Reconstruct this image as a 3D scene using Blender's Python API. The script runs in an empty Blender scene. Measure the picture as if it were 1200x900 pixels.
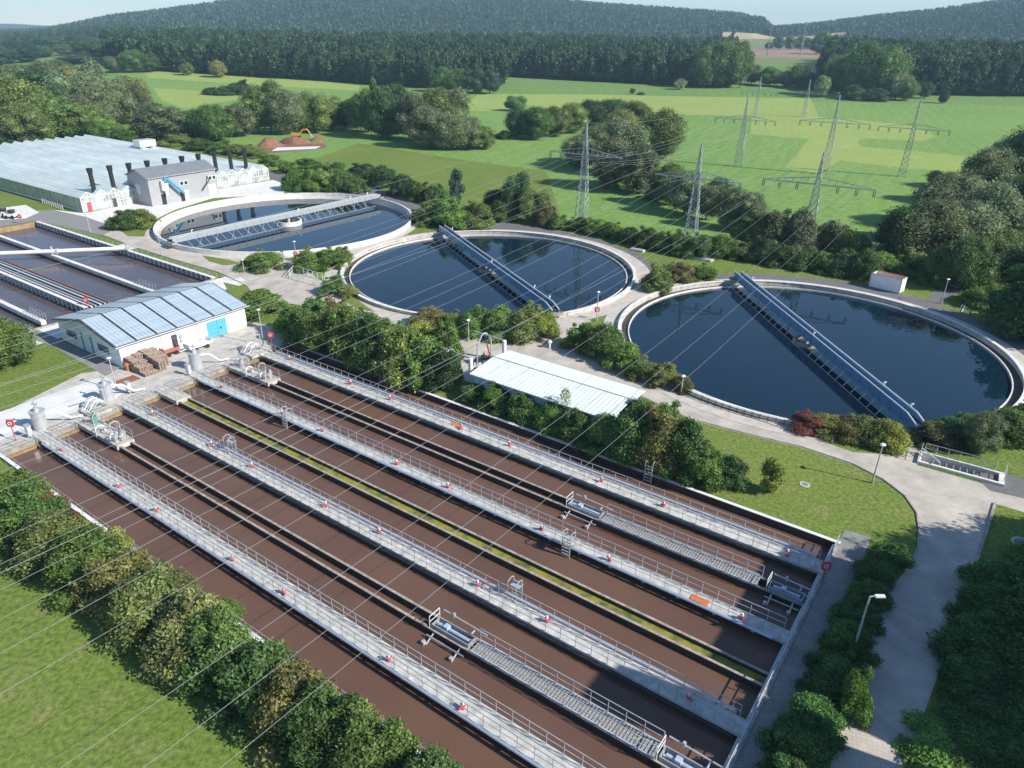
import bpy, bmesh, math, random
import numpy as np
from mathutils import Vector, geometry
R_ = math.radians
rnd = random.Random(7)
sc = bpy.context.scene
# ---------------------------------------------------------------- camera
H = 40.0; F = 842.02; PIT = R_(26.24); ROLL = R_(0.847)
cam_d = bpy.data.cameras.new("camera"); cam = bpy.data.objects.new("camera", cam_d)
sc.collection.objects.link(cam); sc.camera = cam
cam_d.sensor_width = 36.0; cam_d.lens = 36.0 * F / 1200.0
cam_d.clip_start = 0.5; cam_d.clip_end = 20000
from mathutils import Matrix
cam.matrix_world = Matrix.Translation((0, 0, H)) @ Matrix.Rotation(math.pi/2 - PIT, 4, 'X') @ Matrix.Rotation(ROLL, 4, 'Z')
# ---------------------------------------------------------------- world, sun, exposure
SUN_EL = R_(34.3); SUN_AZ = R_(114.4)
w = bpy.data.worlds.new("World"); sc.world = w; w.use_nodes = True
nt = w.node_tree; bg = nt.nodes['Background']
sky = nt.nodes.new('ShaderNodeTexSky'); sky.sky_type = 'NISHITA'; sky.sun_disc = False
sky.sun_elevation = SUN_EL; sky.sun_rotation = SUN_AZ; sky.air_density = 1.0; sky.dust_density = 0.0; sky.ozone_density = 4.0
sky.altitude = 300
nt.links.new(sky.outputs[0], bg.inputs[0]); bg.inputs[1].default_value = 0.11
sl = bpy.data.lights.new("sun", 'SUN'); sl.energy = 5.0; sl.angle = R_(0.5); sl.color = (1.0, 0.93, 0.82)
so = bpy.data.objects.new("sun", sl); sc.collection.objects.link(so)
sd = Vector((math.sin(SUN_AZ)*math.cos(SUN_EL), math.cos(SUN_AZ)*math.cos(SUN_EL), math.sin(SUN_EL)))
so.rotation_euler = (-sd).to_track_quat('-Z', 'Y').to_euler(); so.location = sd*300
sc.view_settings.view_transform = 'Standard'; sc.view_settings.look = 'None'
sc.view_settings.gamma = 1; sc.view_settings.use_curve_mapping = False; sc.view_settings.exposure = 0.5
sc.render.engine = 'CYCLES'
cy = sc.cycles; cy.max_bounces = 6; cy.diffuse_bounces = 2; cy.glossy_bounces = 3; cy.transmission_bounces = 3
cy.transparent_max_bounces = 6; cy.volume_bounces = 0; cy.caustics_reflective = False; cy.caustics_refractive = False
cy.use_denoising = True; cy.sample_clamp_indirect = 6

# ---------------------------------------------------------------- mapping helpers
def ray(px, py):
    x = (px-600)/F; y = -(py-450)/F
    c, s = math.cos(ROLL), math.sin(ROLL); x, y = c*x-s*y, s*x+c*y
    cp, sp = math.cos(PIT), math.sin(PIT)
    return (x, cp+y*sp, -sp+y*cp)
def G(px, py, z=0.0):                       # point of the photograph -> place on the level z
    r = ray(px, py); t = (z-H)/r[2]
    return Vector((r[0]*t, r[1]*t, z))
def ss(a, b, x):
    t = min(1, max(0, (x-a)/(b-a))); return t*t*(3-2*t)
def lerp_tab(tab, x):
    if x <= tab[0][0]: return tab[0][1]
    for (a, b), (c, d) in zip(tab, tab[1:]):
        if x <= c: return b+(d-b)*(x-a)/(c-a)
    return tab[-1][1]
# crest of the long wooded hill: bearing (deg, right positive) -> height of the ground at 2.5 km
def bear(px):
    r = ray(px, 35); return math.degrees(math.atan2(r[0], r[1]))
def hor(px): return 26+17.7*px/1200
SIL0 = [(-400, 27), (-60, 34), (0, 34), (60, 29), (130, 19.5), (200, 11), (270, 3), (330, -3), (420, -8), (600, -4), (700, 2), (760, 6), (860, 12), (893, 17), (906, 25), (960, 22), (1020, 16), (1100, 11), (1160, 6), (1200, 2), (1400, -10), (1700, 0)]
SIL = [(a, b+(4.5 if 150 < a < 650 else (8 if a > 650 else 2))) for a, b in SIL0]
DH = 2500.0
CREST = [(bear(x), max(2.0, H-14+(hor(x)-y)/F*DH*0.97)) for x, y in SIL]
def hgt(x, y):
    d = math.hypot(x, y)
    if d < 455 or y < 0: return 0.0
    b = math.degrees(math.atan2(x, y))
    z = 13*ss(470, 950, d)+8*ss(950, 1700, d)
    far = 1.0 if b > bear(150) else 1.0-0.7*ss(0, 8, bear(150)-b)
    z *= far
    c = lerp_tab(CREST, b)
    z = z+(max(c, z)-z)*ss(1450, DH, d)
    if d > DH: z += (16-z)*ss(DH, 4200, d)*0.8
    if d > 5200: z += (26+6*math.sin(b*0.5)+3*math.sin(b*1.7)-z)*ss(5200, 6300, d)
    z += 1.5*math.sin(x*.011)*math.cos(y*.009)*ss(900, 1600, d)
    return z
def T(px, py):                               # point of the photograph -> place on the terrain
    r = ray(px, py)
    if r[2] < -0.09:
        p = G(px, py)
        if math.hypot(p.x, p.y) < 455: return p
    n = math.hypot(r[0], r[1]); d = 300.0
    while d < 6500:
        x, y = r[0]/n*d, r[1]/n*d; z = H+r[2]/n*d
        if z <= hgt(x, y): return Vector((x, y, hgt(x, y)))
        d += 4.0
    return Vector((r[0]/n*d, r[1]/n*d, 20))
def top_z(base, px, py):
    r = ray(px, py); return H+r[2]/math.hypot(r[0], r[1])*math.hypot(base.x, base.y)
# site grid: s along the lanes of the near basin, t across them towards the camera
A0 = G(337, 403); B0 = G(981, 638); U = (B0-A0).normalized(); V = Vector((U.y, -U.x, 0))
def L(s, t, z=0.0): return A0+U*s+V*t+Vector((0, 0, z))
UANG = math.atan2(U.y, U.x)

# ---------------------------------------------------------------- mesh helpers
class MB:
    def __init__(s): s.v = []; s.f = []; s.m = []
    def add(s, vs, fs, mi=0):
        n = len(s.v); s.v += [tuple(p) for p in vs]; s.f += [tuple(i+n for i in f) for f in fs]; s.m += [mi]*len(fs)
        return s
    def box(s, a0, a1, b0, b1, c0, c1, fr=None, mi=0):
        fr = fr or (lambda a, b, c: Vector((a, b, c)))
        vs = [fr(a, b, c) for c in (c0, c1) for a, b in ((a0, b0), (a1, b0), (a1, b1), (a0, b1))]
        return s.add(vs, [(0, 3, 2, 1), (4, 5, 6, 7), (0, 1, 5, 4), (1, 2, 6, 5), (2, 3, 7, 6), (3, 0, 4, 7)], mi)
    def tube(s, p, q, r, n=6, r2=None, mi=0, cap=True):
        p = Vector(p); q = Vector(q); d = (q-p)
        if d.length < 1e-6: return s
        d.normalize(); a = d.orthogonal().normalized(); b = d.cross(a); r2 = r if r2 is None else r2
        vs = [p+(a*math.cos(k*2*math.pi/n)+b*math.sin(k*2*math.pi/n))*r for k in range(n)]
        vs += [q+(a*math.cos(k*2*math.pi/n)+b*math.sin(k*2*math.pi/n))*r2 for k in range(n)]
        fs = [(k, (k+1) % n, n+(k+1) % n, n+k) for k in range(n)]
        if cap: fs += [tuple(range(n))[::-1], tuple(range(n, 2*n))]
        return s.add(vs, fs, mi)
    def path(s, pts, r, n=6, mi=0):
        for a, b in zip(pts, pts[1:]): s.tube(a, b, r, n, mi=mi)
        return s
    def ring(s, c, r0, r1, z0, z1, n=96, a0=0, a1=2*math.pi, mi=0):
        full = abs(a1-a0-2*math.pi) < 1e-6; m = n if full else n+1
        vs = []
        for k in range(m):
            a = a0+(a1-a0)*k/n
            for r, z in ((r0, z0), (r1, z0), (r1, z1), (r0, z1)): vs.append((c[0]+r*math.cos(a), c[1]+r*math.sin(a), z))
        fs = []
        for k in range(n):
            i = 4*k; j = 4*((k+1) % m)
            for e in range(4): fs.append((i+e, i+(e+1) % 4, j+(e+1) % 4, j+e))
        if not full: fs += [(0, 1, 2, 3), (4*m-4, 4*m-3, 4*m-2, 4*m-1)]
        return s.add(vs, fs, mi)
    def prism(s, poly, z0, z1, mi=0):           # poly: list of points, vertical prism
        n = len(poly); vs = [(p[0], p[1], z0) for p in poly]+[(p[0], p[1], z1) for p in poly]
        fs = [tuple(range(n))[::-1], tuple(range(n, 2*n))]+[(k, (k+1) % n, n+(k+1) % n, n+k) for k in range(n)]
        return s.add(vs, fs, mi)
    def build(s, name, mats, parent=None, label=None, smooth=False, fix=True):
        off = Vector((0, 0, 0)); p = parent
        while p is not None: off += p.location; p = p.parent
        me = bpy.data.meshes.new(name)
        me.from_pydata([(v[0]-off.x, v[1]-off.y, v[2]-off.z) for v in s.v], [], s.f)
        for m in (mats if isinstance(mats, (list, tuple)) else [mats]): me.materials.append(m)
        if any(s.m): me.polygons.foreach_set('material_index', s.m)
        if fix:
            bm = bmesh.new(); bm.from_mesh(me); bmesh.ops.recalc_face_normals(bm, faces=bm.faces); bm.to_mesh(me); bm.free()
        if smooth: me.polygons.foreach_set('use_smooth', [True]*len(me.polygons))
        o = bpy.data.objects.new(name, me); sc.collection.objects.link(o)
        if parent is not None: o.parent = parent
        if label: o['label'] = label
        return o
def tag(o, label, cat, group=None):
    o['label'] = label; o['category'] = cat
    if group: o['group'] = group
    return o
def thing(name, label, cat, loc=(0, 0, 0), group=None):
    o = bpy.data.objects.new(name, None); sc.collection.objects.link(o); o.location = loc; o.empty_display_size = .5
    return tag(o, label, cat, group)
def struct(o, kind='structure'): o['kind'] = kind; return o
def dup(root, loc, rz=0, label=None):
    r = root.copy(); sc.collection.objects.link(r); r.location = loc; r.rotation_euler = (0, 0, rz)
    if label: r['label'] = label
    for ch in list(root.children):
        c = ch.copy(); sc.collection.objects.link(c); c.parent = r
        for g in list(ch.children):
            d = g.copy(); sc.collection.objects.link(d); d.parent = c
    return r
ORD = ['first', 'second', 'third', 'fourth', 'fifth', 'sixth', 'seventh', 'eighth', 'ninth', 'tenth', 'eleventh', 'twelfth', 'thirteenth', 'fourteenth', 'fifteenth', 'sixteenth', 'seventeenth', 'eighteenth', 'nineteenth', 'twentieth']
def inpoly(x, y, P):
    r = False; n = len(P); j = n-1
    for i in range(n):
        xi, yi = P[i][0], P[i][1]; xj, yj = P[j][0], P[j][1]
        if (yi > y) != (yj > y) and x < (xj-xi)*(y-yi)/(yj-yi)+xi: r = not r
        j = i
    return r

# ---------------------------------------------------------------- materials
def node(nt, t, **kw):
    n = nt.nodes.new(t)
    for k, v in kw.items(): setattr(n, k, v)
    return n
def mat(name, col, rough=.7, metal=0., var=.15, scale=.6, bump=0., bscale=8., col2=None, thr=(.45, .65), ior=None, spec=None, detail=5):
    m = bpy.data.materials.new(name); m.use_nodes = True; nt = m.node_tree; b = nt.nodes['Principled BSDF']
    b.inputs['Roughness'].default_value = rough; b.inputs['Metallic'].default_value = metal
    if ior: b.inputs['IOR'].default_value = ior
    if spec is not None: b.inputs['Specular IOR Level'].default_value = spec
    g = node(nt, 'ShaderNodeNewGeometry')
    nz = node(nt, 'ShaderNodeTexNoise'); nz.inputs['Scale'].default_value = scale; nz.inputs['Detail'].default_value = detail
    nt.links.new(g.outputs['Position'], nz.inputs['Vector'])
    cr = node(nt, 'ShaderNodeValToRGB')
    c2 = col2 or tuple(c*(1+var) for c in col)
    c1 = col if col2 else tuple(c*(1-var) for c in col)
    lo, hi = thr if col2 else (.3, .7)
    cr.color_ramp.elements[0].position = lo; cr.color_ramp.elements[1].position = hi
    cr.color_ramp.elements[0].color = (*c1, 1); cr.color_ramp.elements[1].color = (*c2, 1)
    nt.links.new(nz.outputs[0], cr.inputs[0]); nt.links.new(cr.outputs[0], b.inputs['Base Color'])
    if bump:
        n2 = node(nt, 'ShaderNodeTexNoise'); n2.inputs['Scale'].default_value = bscale; n2.inputs['Detail'].default_value = 4
        nt.links.new(g.outputs['Position'], n2.inputs['Vector'])
        bp = node(nt, 'ShaderNodeBump'); bp.inputs['Strength'].default_value = bump; bp.inputs['Distance'].default_value = .05
        nt.links.new(n2.outputs[0], bp.inputs['Height']); nt.links.new(bp.outputs[0], b.inputs['Normal'])
    return m
def mixc(nt, fac, a, b, mode='MIX'):
    n = node(nt, 'ShaderNodeMix', data_type='RGBA', blend_type=mode)
    for s, v in ((0, fac), (6, a), (7, b)):
        if hasattr(v, 'links') or hasattr(v, 'is_linked'): nt.links.new(v, n.inputs[s])
        elif s == 0: n.inputs[0].default_value = v
        else: n.inputs[s].default_value = (*v, 1)
    return n.outputs[2]
def grass_mat(name, a, b, c, patch=.05, fine=3.0, stripes=0, ang=0, speckle=.35):
    m = bpy.data.materials.new(name); m.use_nodes = True; nt = m.node_tree; bs = nt.nodes['Principled BSDF']
    bs.inputs['Roughness'].default_value = .9; bs.inputs['Specular IOR Level'].default_value = .15
    g = node(nt, 'ShaderNodeNewGeometry')
    def nz(sc_, det=4):
        n = node(nt, 'ShaderNodeTexNoise'); n.inputs['Scale'].default_value = sc_; n.inputs['Detail'].default_value = det
        nt.links.new(g.outputs['Position'], n.inputs['Vector']); return n
    def ramp(src, lo, hi):
        r = node(nt, 'ShaderNodeMapRange'); r.inputs[1].default_value = lo; r.inputs[2].default_value = hi; nt.links.new(src, r.inputs[0]); return r.outputs[0]
    col = mixc(nt, ramp(nz(patch).outputs[0], .4, .62), a, b)
    col = mixc(nt, ramp(nz(patch*7, 6).outputs[0], .52, .75), col, c)
    if stripes:
        mp = node(nt, 'ShaderNodeMapping'); mp.inputs['Rotation'].default_value = (0, 0, ang); nt.links.new(g.outputs['Position'], mp.inputs[0])
        wv = node(nt, 'ShaderNodeTexWave'); wv.inputs['Scale'].default_value = stripes; wv.inputs['Distortion'].default_value = 5.0; wv.inputs['Detail'].default_value = 2; wv.inputs['Detail Scale'].default_value = .4
        nt.links.new(mp.outputs[0], wv.inputs[0])
        col = mixc(nt, ramp(wv.outputs[0], .3, 7.0), col, tuple(x*1.4 for x in c))
    f = ramp(nz(fine, 6).outputs[0], .3, .7)
    dark = mixc(nt, speckle, col, (0.0, 0.0, 0.0)); bright = mixc(nt, 1.0, col, (1+speckle*.5,)*3, 'MULTIPLY')
    col = mixc(nt, f, dark, bright)
    nt.links.new(col, bs.inputs['Base Color'])
    bp = node(nt, 'ShaderNodeBump'); bp.inputs['Strength'].default_value = .5; bp.inputs['Distance'].default_value = .12
    nt.links.new(nz(fine*2.3).outputs[0], bp.inputs['Height']); nt.links.new(bp.outputs[0], bs.inputs['Normal'])
    return m
def leaf_mat(name, use_obj=True, col=(.05, .08, .02), wnoise=0, accent=None):
    m = bpy.data.materials.new(name); m.use_nodes = True; nt = m.node_tree
    nt.nodes.remove(nt.nodes['Principled BSDF']); out = nt.nodes['Material Output']
    g = node(nt, 'ShaderNodeNewGeometry'); oi = node(nt, 'ShaderNodeObjectInfo')
    r = node(nt, 'ShaderNodeMapRange'); r.inputs[3].default_value = .58; r.inputs[4].default_value = 1.55
    nt.links.new(g.outputs['Random Per Island'], r.inputs[0])
    nz = node(nt, 'ShaderNodeTexNoise'); nz.inputs['Scale'].default_value = .5; nz.inputs['Detail'].default_value = 3; nt.links.new(g.outputs['Position'], nz.inputs['Vector'])
    r2 = node(nt, 'ShaderNodeMapRange'); r2.inputs[1].default_value = .35; r2.inputs[2].default_value = .65; r2.inputs[3].default_value = .7; r2.inputs[4].default_value = 1.3
    nt.links.new(nz.outputs[0], r2.inputs[0])
    mu = node(nt, 'ShaderNodeMath', operation='MULTIPLY'); nt.links.new(r.outputs[0], mu.inputs[0]); nt.links.new(r2.outputs[0], mu.inputs[1])
    r3 = node(nt, 'ShaderNodeMapRange'); r3.inputs[3].default_value = .75; r3.inputs[4].default_value = 1.25; nt.links.new(oi.outputs['Random'], r3.inputs[0])
    mu2 = node(nt, 'ShaderNodeMath', operation='MULTIPLY'); nt.links.new(mu.outputs[0], mu2.inputs[0]); nt.links.new(r3.outputs[0], mu2.inputs[1])
    cmb = node(nt, 'ShaderNodeCombineColor'); [nt.links.new(mu2.outputs[0], cmb.inputs[i]) for i in range(3)]
    base = oi.outputs['Color'] if use_obj else col
    if not use_obj and accent:
        base = mixc(nt, oi.outputs['Random'], col, accent)
    c = mixc(nt, 1.0, base, cmb.outputs[0], 'MULTIPLY')
    # warmer tips on some clumps
    n3 = node(nt, 'ShaderNodeTexNoise'); n3.inputs['Scale'].default_value = .28; n3.inputs['Detail'].default_value = 2; nt.links.new(g.outputs['Position'], n3.inputs['Vector'])
    r4 = node(nt, 'ShaderNodeMapRange'); r4.inputs[1].default_value = .55; r4.inputs[2].default_value = .75; r4.inputs[4].default_value = .6; nt.links.new(n3.outputs[0], r4.inputs[0])
    c2 = mixc(nt, 1.0, c, (1.35, 1.12, .8), 'MULTIPLY'); c = mixc(nt, r4.outputs[0], c, c2)
    d = node(nt, 'ShaderNodeBsdfDiffuse'); tr = node(nt, 'ShaderNodeBsdfTranslucent'); gl = node(nt, 'ShaderNodeBsdfGlossy'); gl.inputs['Roughness'].default_value = .55
    gl.inputs['Color'].default_value = (.6, .65, .6, 1)
    nt.links.new(c, d.inputs[0]); nt.links.new(c, tr.inputs[0])
    m1 = node(nt, 'ShaderNodeMixShader'); m1.inputs[0].default_value = .36; nt.links.new(d.outputs[0], m1.inputs[1]); nt.links.new(tr.outputs[0], m1.inputs[2])
    m2 = node(nt, 'ShaderNodeMixShader'); m2.inputs[0].default_value = .04; nt.links.new(m1.outputs[0], m2.inputs[1]); nt.links.new(gl.outputs[0], m2.inputs[2])
    nt.links.new(m2.outputs[0], out.inputs[0])
    return m
def paver_mat(name, c1, c2, mortar, sx=.6, ang=0.0, mfac=.5):
    m = bpy.data.materials.new(name); m.use_nodes = True; nt = m.node_tree; bs = nt.nodes['Principled BSDF']; bs.inputs['Roughness'].default_value = .85
    g = node(nt, 'ShaderNodeNewGeometry'); mp = node(nt, 'ShaderNodeMapping'); mp.inputs['Rotation'].default_value = (0, 0, ang); nt.links.new(g.outputs['Position'], mp.inputs[0])
    br = node(nt, 'ShaderNodeTexBrick'); br.inputs['Scale'].default_value = 1.0; br.inputs['Brick Width'].default_value = sx; br.inputs['Row Height'].default_value = sx*.5
    br.inputs['Mortar Size'].default_value = .025; br.inputs['Color1'].default_value = (*c1, 1); br.inputs['Color2'].default_value = (*c2, 1); br.inputs['Mortar'].default_value = (*mortar, 1)
    nt.links.new(mp.outputs[0], br.inputs[0])
    nz = node(nt, 'ShaderNodeTexNoise'); nz.inputs['Scale'].default_value = .35; nz.inputs['Detail'].default_value = 7; nz.inputs['Roughness'].default_value = .65; nt.links.new(g.outputs['Position'], nz.inputs['Vector'])
    r = node(nt, 'ShaderNodeMapRange'); r.inputs[1].default_value = .3; r.inputs[2].default_value = .7; r.inputs[3].default_value = .72; r.inputs[4].default_value = 1.18; nt.links.new(nz.outputs[0], r.inputs[0])
    cmb = node(nt, 'ShaderNodeCombineColor'); [nt.links.new(r.outputs[0], cmb.inputs[i]) for i in range(3)]
    nt.links.new(mixc(nt, 1.0, br.outputs[0], cmb.outputs[0], 'MULTIPLY'), bs.inputs['Base Color'])
    return m
def water_mat(name, col, rough, bump, bscale, streak=None, ior=1.33, col2=None):
    m = bpy.data.materials.new(name); m.use_nodes = True; nt = m.node_tree; bs = nt.nodes['Principled BSDF']
    bs.inputs['Roughness'].default_value = rough; bs.inputs['IOR'].default_value = ior
    g = node(nt, 'ShaderNodeNewGeometry')
    nz = node(nt, 'ShaderNodeTexNoise'); nz.inputs['Scale'].default_value = .12; nz.inputs['Detail'].default_value = 4; nt.links.new(g.outputs['Position'], nz.inputs['Vector'])
    r = node(nt, 'ShaderNodeMapRange'); r.inputs[1].default_value = .35; r.inputs[2].default_value = .65; nt.links.new(nz.outputs[0], r.inputs[0])
    c = mixc(nt, r.outputs[0], col, col2 or tuple(x*1.15 for x in col))
    if streak:
        mp = node(nt, 'ShaderNodeMapping'); mp.inputs['Rotation'].default_value = (0, 0, 1.0); mp.inputs['Scale'].default_value = (.5, 1, 1); nt.links.new(g.outputs['Position'], mp.inputs[0])
        n2 = node(nt, 'ShaderNodeTexNoise'); n2.inputs['Scale'].default_value = .22; n2.inputs['Detail'].default_value = 7; n2.inputs['Distortion'].default_value = 1.6; nt.links.new(mp.outputs[0], n2.inputs['Vector'])
        a = node(nt, 'ShaderNodeMath', operation='SUBTRACT'); a.inputs[1].default_value = .5; nt.links.new(n2.outputs[0], a.inputs[0])
        b = node(nt, 'ShaderNodeMath', operation='ABSOLUTE'); nt.links.new(a.outputs[0], b.inputs[0])
        r2 = node(nt, 'ShaderNodeMapRange'); r2.inputs[1].default_value = .018; r2.inputs[2].default_value = .0; r2.inputs[4].default_value = .75; nt.links.new(b.outputs[0], r2.inputs[0])
        n4 = node(nt, 'ShaderNodeTexNoise'); n4.inputs['Scale'].default_value = .06; nt.links.new(g.outputs['Position'], n4.inputs['Vector'])
        r5 = node(nt, 'ShaderNodeMapRange'); r5.inputs[1].default_value = .45; r5.inputs[2].default_value = .6; nt.links.new(n4.outputs[0], r5.inputs[0])
        mm = node(nt, 'ShaderNodeMath', operation='MULTIPLY'); nt.links.new(r2.outputs[0], mm.inputs[0]); nt.links.new(r5.outputs[0], mm.inputs[1])
        c = mixc(nt, mm.outputs[0], c, streak)
    nt.links.new(c, bs.inputs['Base Color'])
    if bump:
        n3 = node(nt, 'ShaderNodeTexNoise'); n3.inputs['Scale'].default_value = bscale; n3.inputs['Detail'].default_value = 3; nt.links.new(g.outputs['Position'], n3.inputs['Vector'])
        bp = node(nt, 'ShaderNodeBump'); bp.inputs['Strength'].default_value = bump; bp.inputs['Distance'].default_value = .02
        nt.links.new(n3.outputs[0], bp.inputs['Height']); nt.links.new(bp.outputs[0], bs.inputs['Normal'])
    return m
M = {}
M['grass'] = grass_mat('grass', (.15, .225, .045), (.185, .245, .055), (.24, .245, .09), fine=2.6, speckle=.42)
M['meadow'] = grass_mat('meadow', (.17, .30, .075), (.195, .315, .08), (.22, .32, .10), patch=.012, fine=.5, stripes=.05, ang=.35, speckle=.22)
M['mown'] = grass_mat('mown', (.27, .36, .09), (.29, .375, .10), (.34, .40, .14), patch=.02, fine=.6, stripes=.12, ang=1.1, speckle=.15)
M['field'] = grass_mat('field_green', (.15, .26, .07), (.165, .27, .075), (.19, .28, .09), patch=.015, fine=.4, stripes=.04, ang=.2, speckle=.15)
M['brownfield'] = mat('brown_field', (.30, .19, .125), .95, var=.15, scale=.02)
M['tanfield'] = mat('tan_field', (.42, .33, .19), .95, var=.12, scale=.02)
M['cropfield'] = mat('crop_field', (.16, .2, .065), .95, var=.2, scale=.3)
M['farground'] = mat('wood_floor', (.025, .045, .018), .95, var=.2, scale=.02)
M['conc'] = mat('concrete', (.50, .48, .44), .85, var=.18, scale=.9, bump=.3, bscale=3)
M['conc_l'] = mat('light_concrete', (.58, .565, .53), .8, scale=.9, col2=(.76, .75, .72), thr=(.25, .6), detail=9)
M['conc_y'] = mat('yard_slab', (.70, .70, .69), .8, var=.09, scale=.5)
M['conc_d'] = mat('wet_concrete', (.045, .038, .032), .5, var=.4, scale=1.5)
M['conc_m'] = mat('weathered_concrete', (.33, .31, .28), .85, var=.3, scale=1.2, bump=.4, bscale=4)
M['stain'] = mat('ochre_concrete', (.30, .22, .12), .8, var=.3, scale=1.5)
M['asph'] = mat('asphalt', (.15, .15, .155), .9, var=.15, scale=1.5, bump=.2)
M['asph_l'] = mat('grey_asphalt', (.24, .24, .24), .9, var=.12, scale=1.5)
M['pave'] = paver_mat('paving', (.53, .485, .43), (.50, .46, .405), (.43, .395, .345), .6, .3)
M['pave2'] = paver_mat('path_paving', (.34, .335, .325), (.29, .285, .275), (.17, .175, .15), .32, UANG)
M['apron'] = mat('apron_paving', (.52, .48, .425), .85, var=.15, scale=1.0)
M['sludge'] = water_mat('sludge_water', (.128, .073, .053), .15, .45, 2.6, col2=(.150, .086, .060), ior=1.4, streak=(.145, .09, .066))
M['sludge2'] = water_mat('aerated_sludge', (.085, .065, .068), .16, .6, 2.2, streak=(.26, .2, .16), ior=1.4)
M['water'] = water_mat('clear_water', (.0035, .017, .034), .02, .05, 1.6, ior=1.45)
M['scum'] = mat('yellow_scum', (.27, .25, .035), .8, col2=(.07, .10, .02), thr=(.42, .66), scale=1.1)
M['deckc'] = mat('walkway_concrete', (.33, .33, .31), .85, scale=1.6, col2=(.66, .66, .63), thr=(.25, .75), detail=10)
M['capc'] = mat('cap_concrete', (.34, .30, .27), .85, var=.35, scale=2)
M['galv'] = mat('galvanised_steel', (.52, .54, .56), .45, .35, var=.12, scale=3)
M['alu'] = mat('aluminium_sheet', (.60, .64, .68), .38, .3, var=.06, scale=2)
M['bridgesky'] = mat('sky_tinted_sheet', (.15, .32, .52), .35, .25, var=.08, scale=2)  # pale metal in shade: the blue of the reflected sky is painted in
M['dullalu'] = mat('dull_aluminium', (.36, .40, .44), .5, .2, var=.08, scale=2)
M['grate'] = mat('grating', (.36, .36, .35), .7, .2, var=.35, scale=9)
M['white'] = mat('white_paint', (.78, .79, .80), .5, var=.05)
M['wall'] = mat('white_render', (.80, .80, .79), .8, var=.05)
M['black'] = mat('black_steel', (.018, .02, .022), .5)
M['dark'] = mat('dark_trim', (.05, .055, .06), .5)
M['red'] = mat('red_plastic', (.55, .07, .09), .45, var=.15, scale=5)
M['bluepipe'] = mat('pale_pipe', (.50, .58, .70), .35, .2, var=.1, scale=2)
M['blue'] = mat('blue_paint', (.05, .33, .55), .5)
M['teal'] = mat('turquoise_door', (.10, .42, .58), .5, var=.05)
M['green'] = mat('green_paint', (.1, .3, .22), .5)
M['rust'] = mat('rust', (.30, .12, .07), .8, var=.25, scale=4)
M['pinkred'] = mat('faded_red_paint', (.42, .14, .12), .6)
M['orange'] = mat('orange_plastic', (.65, .18, .05), .5)
M['yellow'] = mat('digger_yellow', (.62, .30, .03), .5)
M['wood'] = mat('pallet_wood', (.24, .17, .13), .85, scale=5, col2=(.50, .40, .33), thr=(.35, .65))
M['soil'] = mat('dug_soil', (.22, .105, .07), .95, var=.3, scale=1.2, bump=.8, bscale=2)
M['glass'] = mat('window_glass', (.03, .05, .07), .08, var=.1)
M['cladding'] = mat('grey_cladding', (.36, .37, .39), .55, .1, var=.05)
M['roofgrey'] = mat('grey_roof', (.23, .25, .27), .45, .2, var=.08)
M['steel'] = mat('pylon_steel', (.42, .46, .44), .55, .2, var=.15, scale=1)
M['insul'] = mat('insulator', (.09, .08, .08), .3)
M['cable'] = mat('cable', (.38, .40, .40), .4, .3, var=.02)
M['bark'] = mat('bark', (.10, .075, .05), .9, var=.3, scale=3)
M['leaf'] = leaf_mat('leaves')
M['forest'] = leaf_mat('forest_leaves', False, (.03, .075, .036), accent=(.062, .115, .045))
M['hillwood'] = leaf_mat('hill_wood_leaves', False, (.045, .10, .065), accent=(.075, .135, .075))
# ---------------------------------------------------------------- ground sheet with openings, fields
T1 = (Vector((-51.4, 162.8, 0)), 28.0, 1.0); T2 = (Vector((-4.55, 129.1, 0)), 26.9, .5); T3 = (Vector((42.5, 96.3, 0)), 27.0, .5)
def circ(c, r, n=96): return [(c.x+r*math.cos(2*math.pi*k/n), c.y+r*math.sin(2*math.pi*k/n)) for k in range(n)]
def rectL(s0, s1, t0, t1): return [tuple(L(s, t)[:2]) for s, t in ((s0, t0), (s1, t0), (s1, t1), (s0, t1))]
BL, BW = 73.6, 36.5
PIT_C = (G(1078, 541).xy+G(1168, 567).xy)/2
pu = (G(1176, 571)-G(1074, 543)); pu.z = 0; PL = pu.length; pu.normalize(); pv = Vector((-pu.y, pu.x, 0)); P0 = G(1074, 543)
def PF(a, b, c): return P0+pu*a+pv*b+Vector((0, 0, c))
holes = [circ(T1[0], T1[1]-.2), circ(T2[0], T2[1]-.2), circ(T3[0], T3[1]-.2), rectL(-.1, BL+.1, -.1, BW+.1), rectL(-99, -33, -10.6, 27), [tuple(PF(a, b, 0)[:2]) for a, b in ((.3, .3), (PL-.3, .3), (PL-.3, 2.2), (.3, 2.2))]]
def cdt(loops, pts=()):
    vs = []; es = []
    for lp in loops:
        n = len(vs); vs += [Vector((p[0], p[1])) for p in lp]; es += [(n+i, n+(i+1) % len(lp)) for i in range(len(lp))]
    vs += [Vector((p[0], p[1])) for p in pts]
    v, e, f, *_ = geometry.delaunay_2d_cdt(vs, es, [], 0, 1e-5)
    return v, f
def sheet(name, poly, z, m, hs=(), label=None):
    loops = [poly]+list(hs); v, f = cdt(loops); fs = []
    for t in f:
        c = (v[t[0]]+v[t[1]]+v[t[2]])/3
        if inpoly(c.x, c.y, poly) and not any(inpoly(c.x, c.y, h) for h in hs): fs.append(tuple(t))
    mb = MB(); mb.add([(p.x, p.y, z) for p in v], fs)
    o = mb.build(name, m, fix=False)
    if o.data.polygons and o.data.polygons[0].normal.z < 0: o.data.flip_normals()
    return struct(o)
def PX(*pts): return [tuple(G(x, y)[:2]) for x, y in pts]
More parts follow.
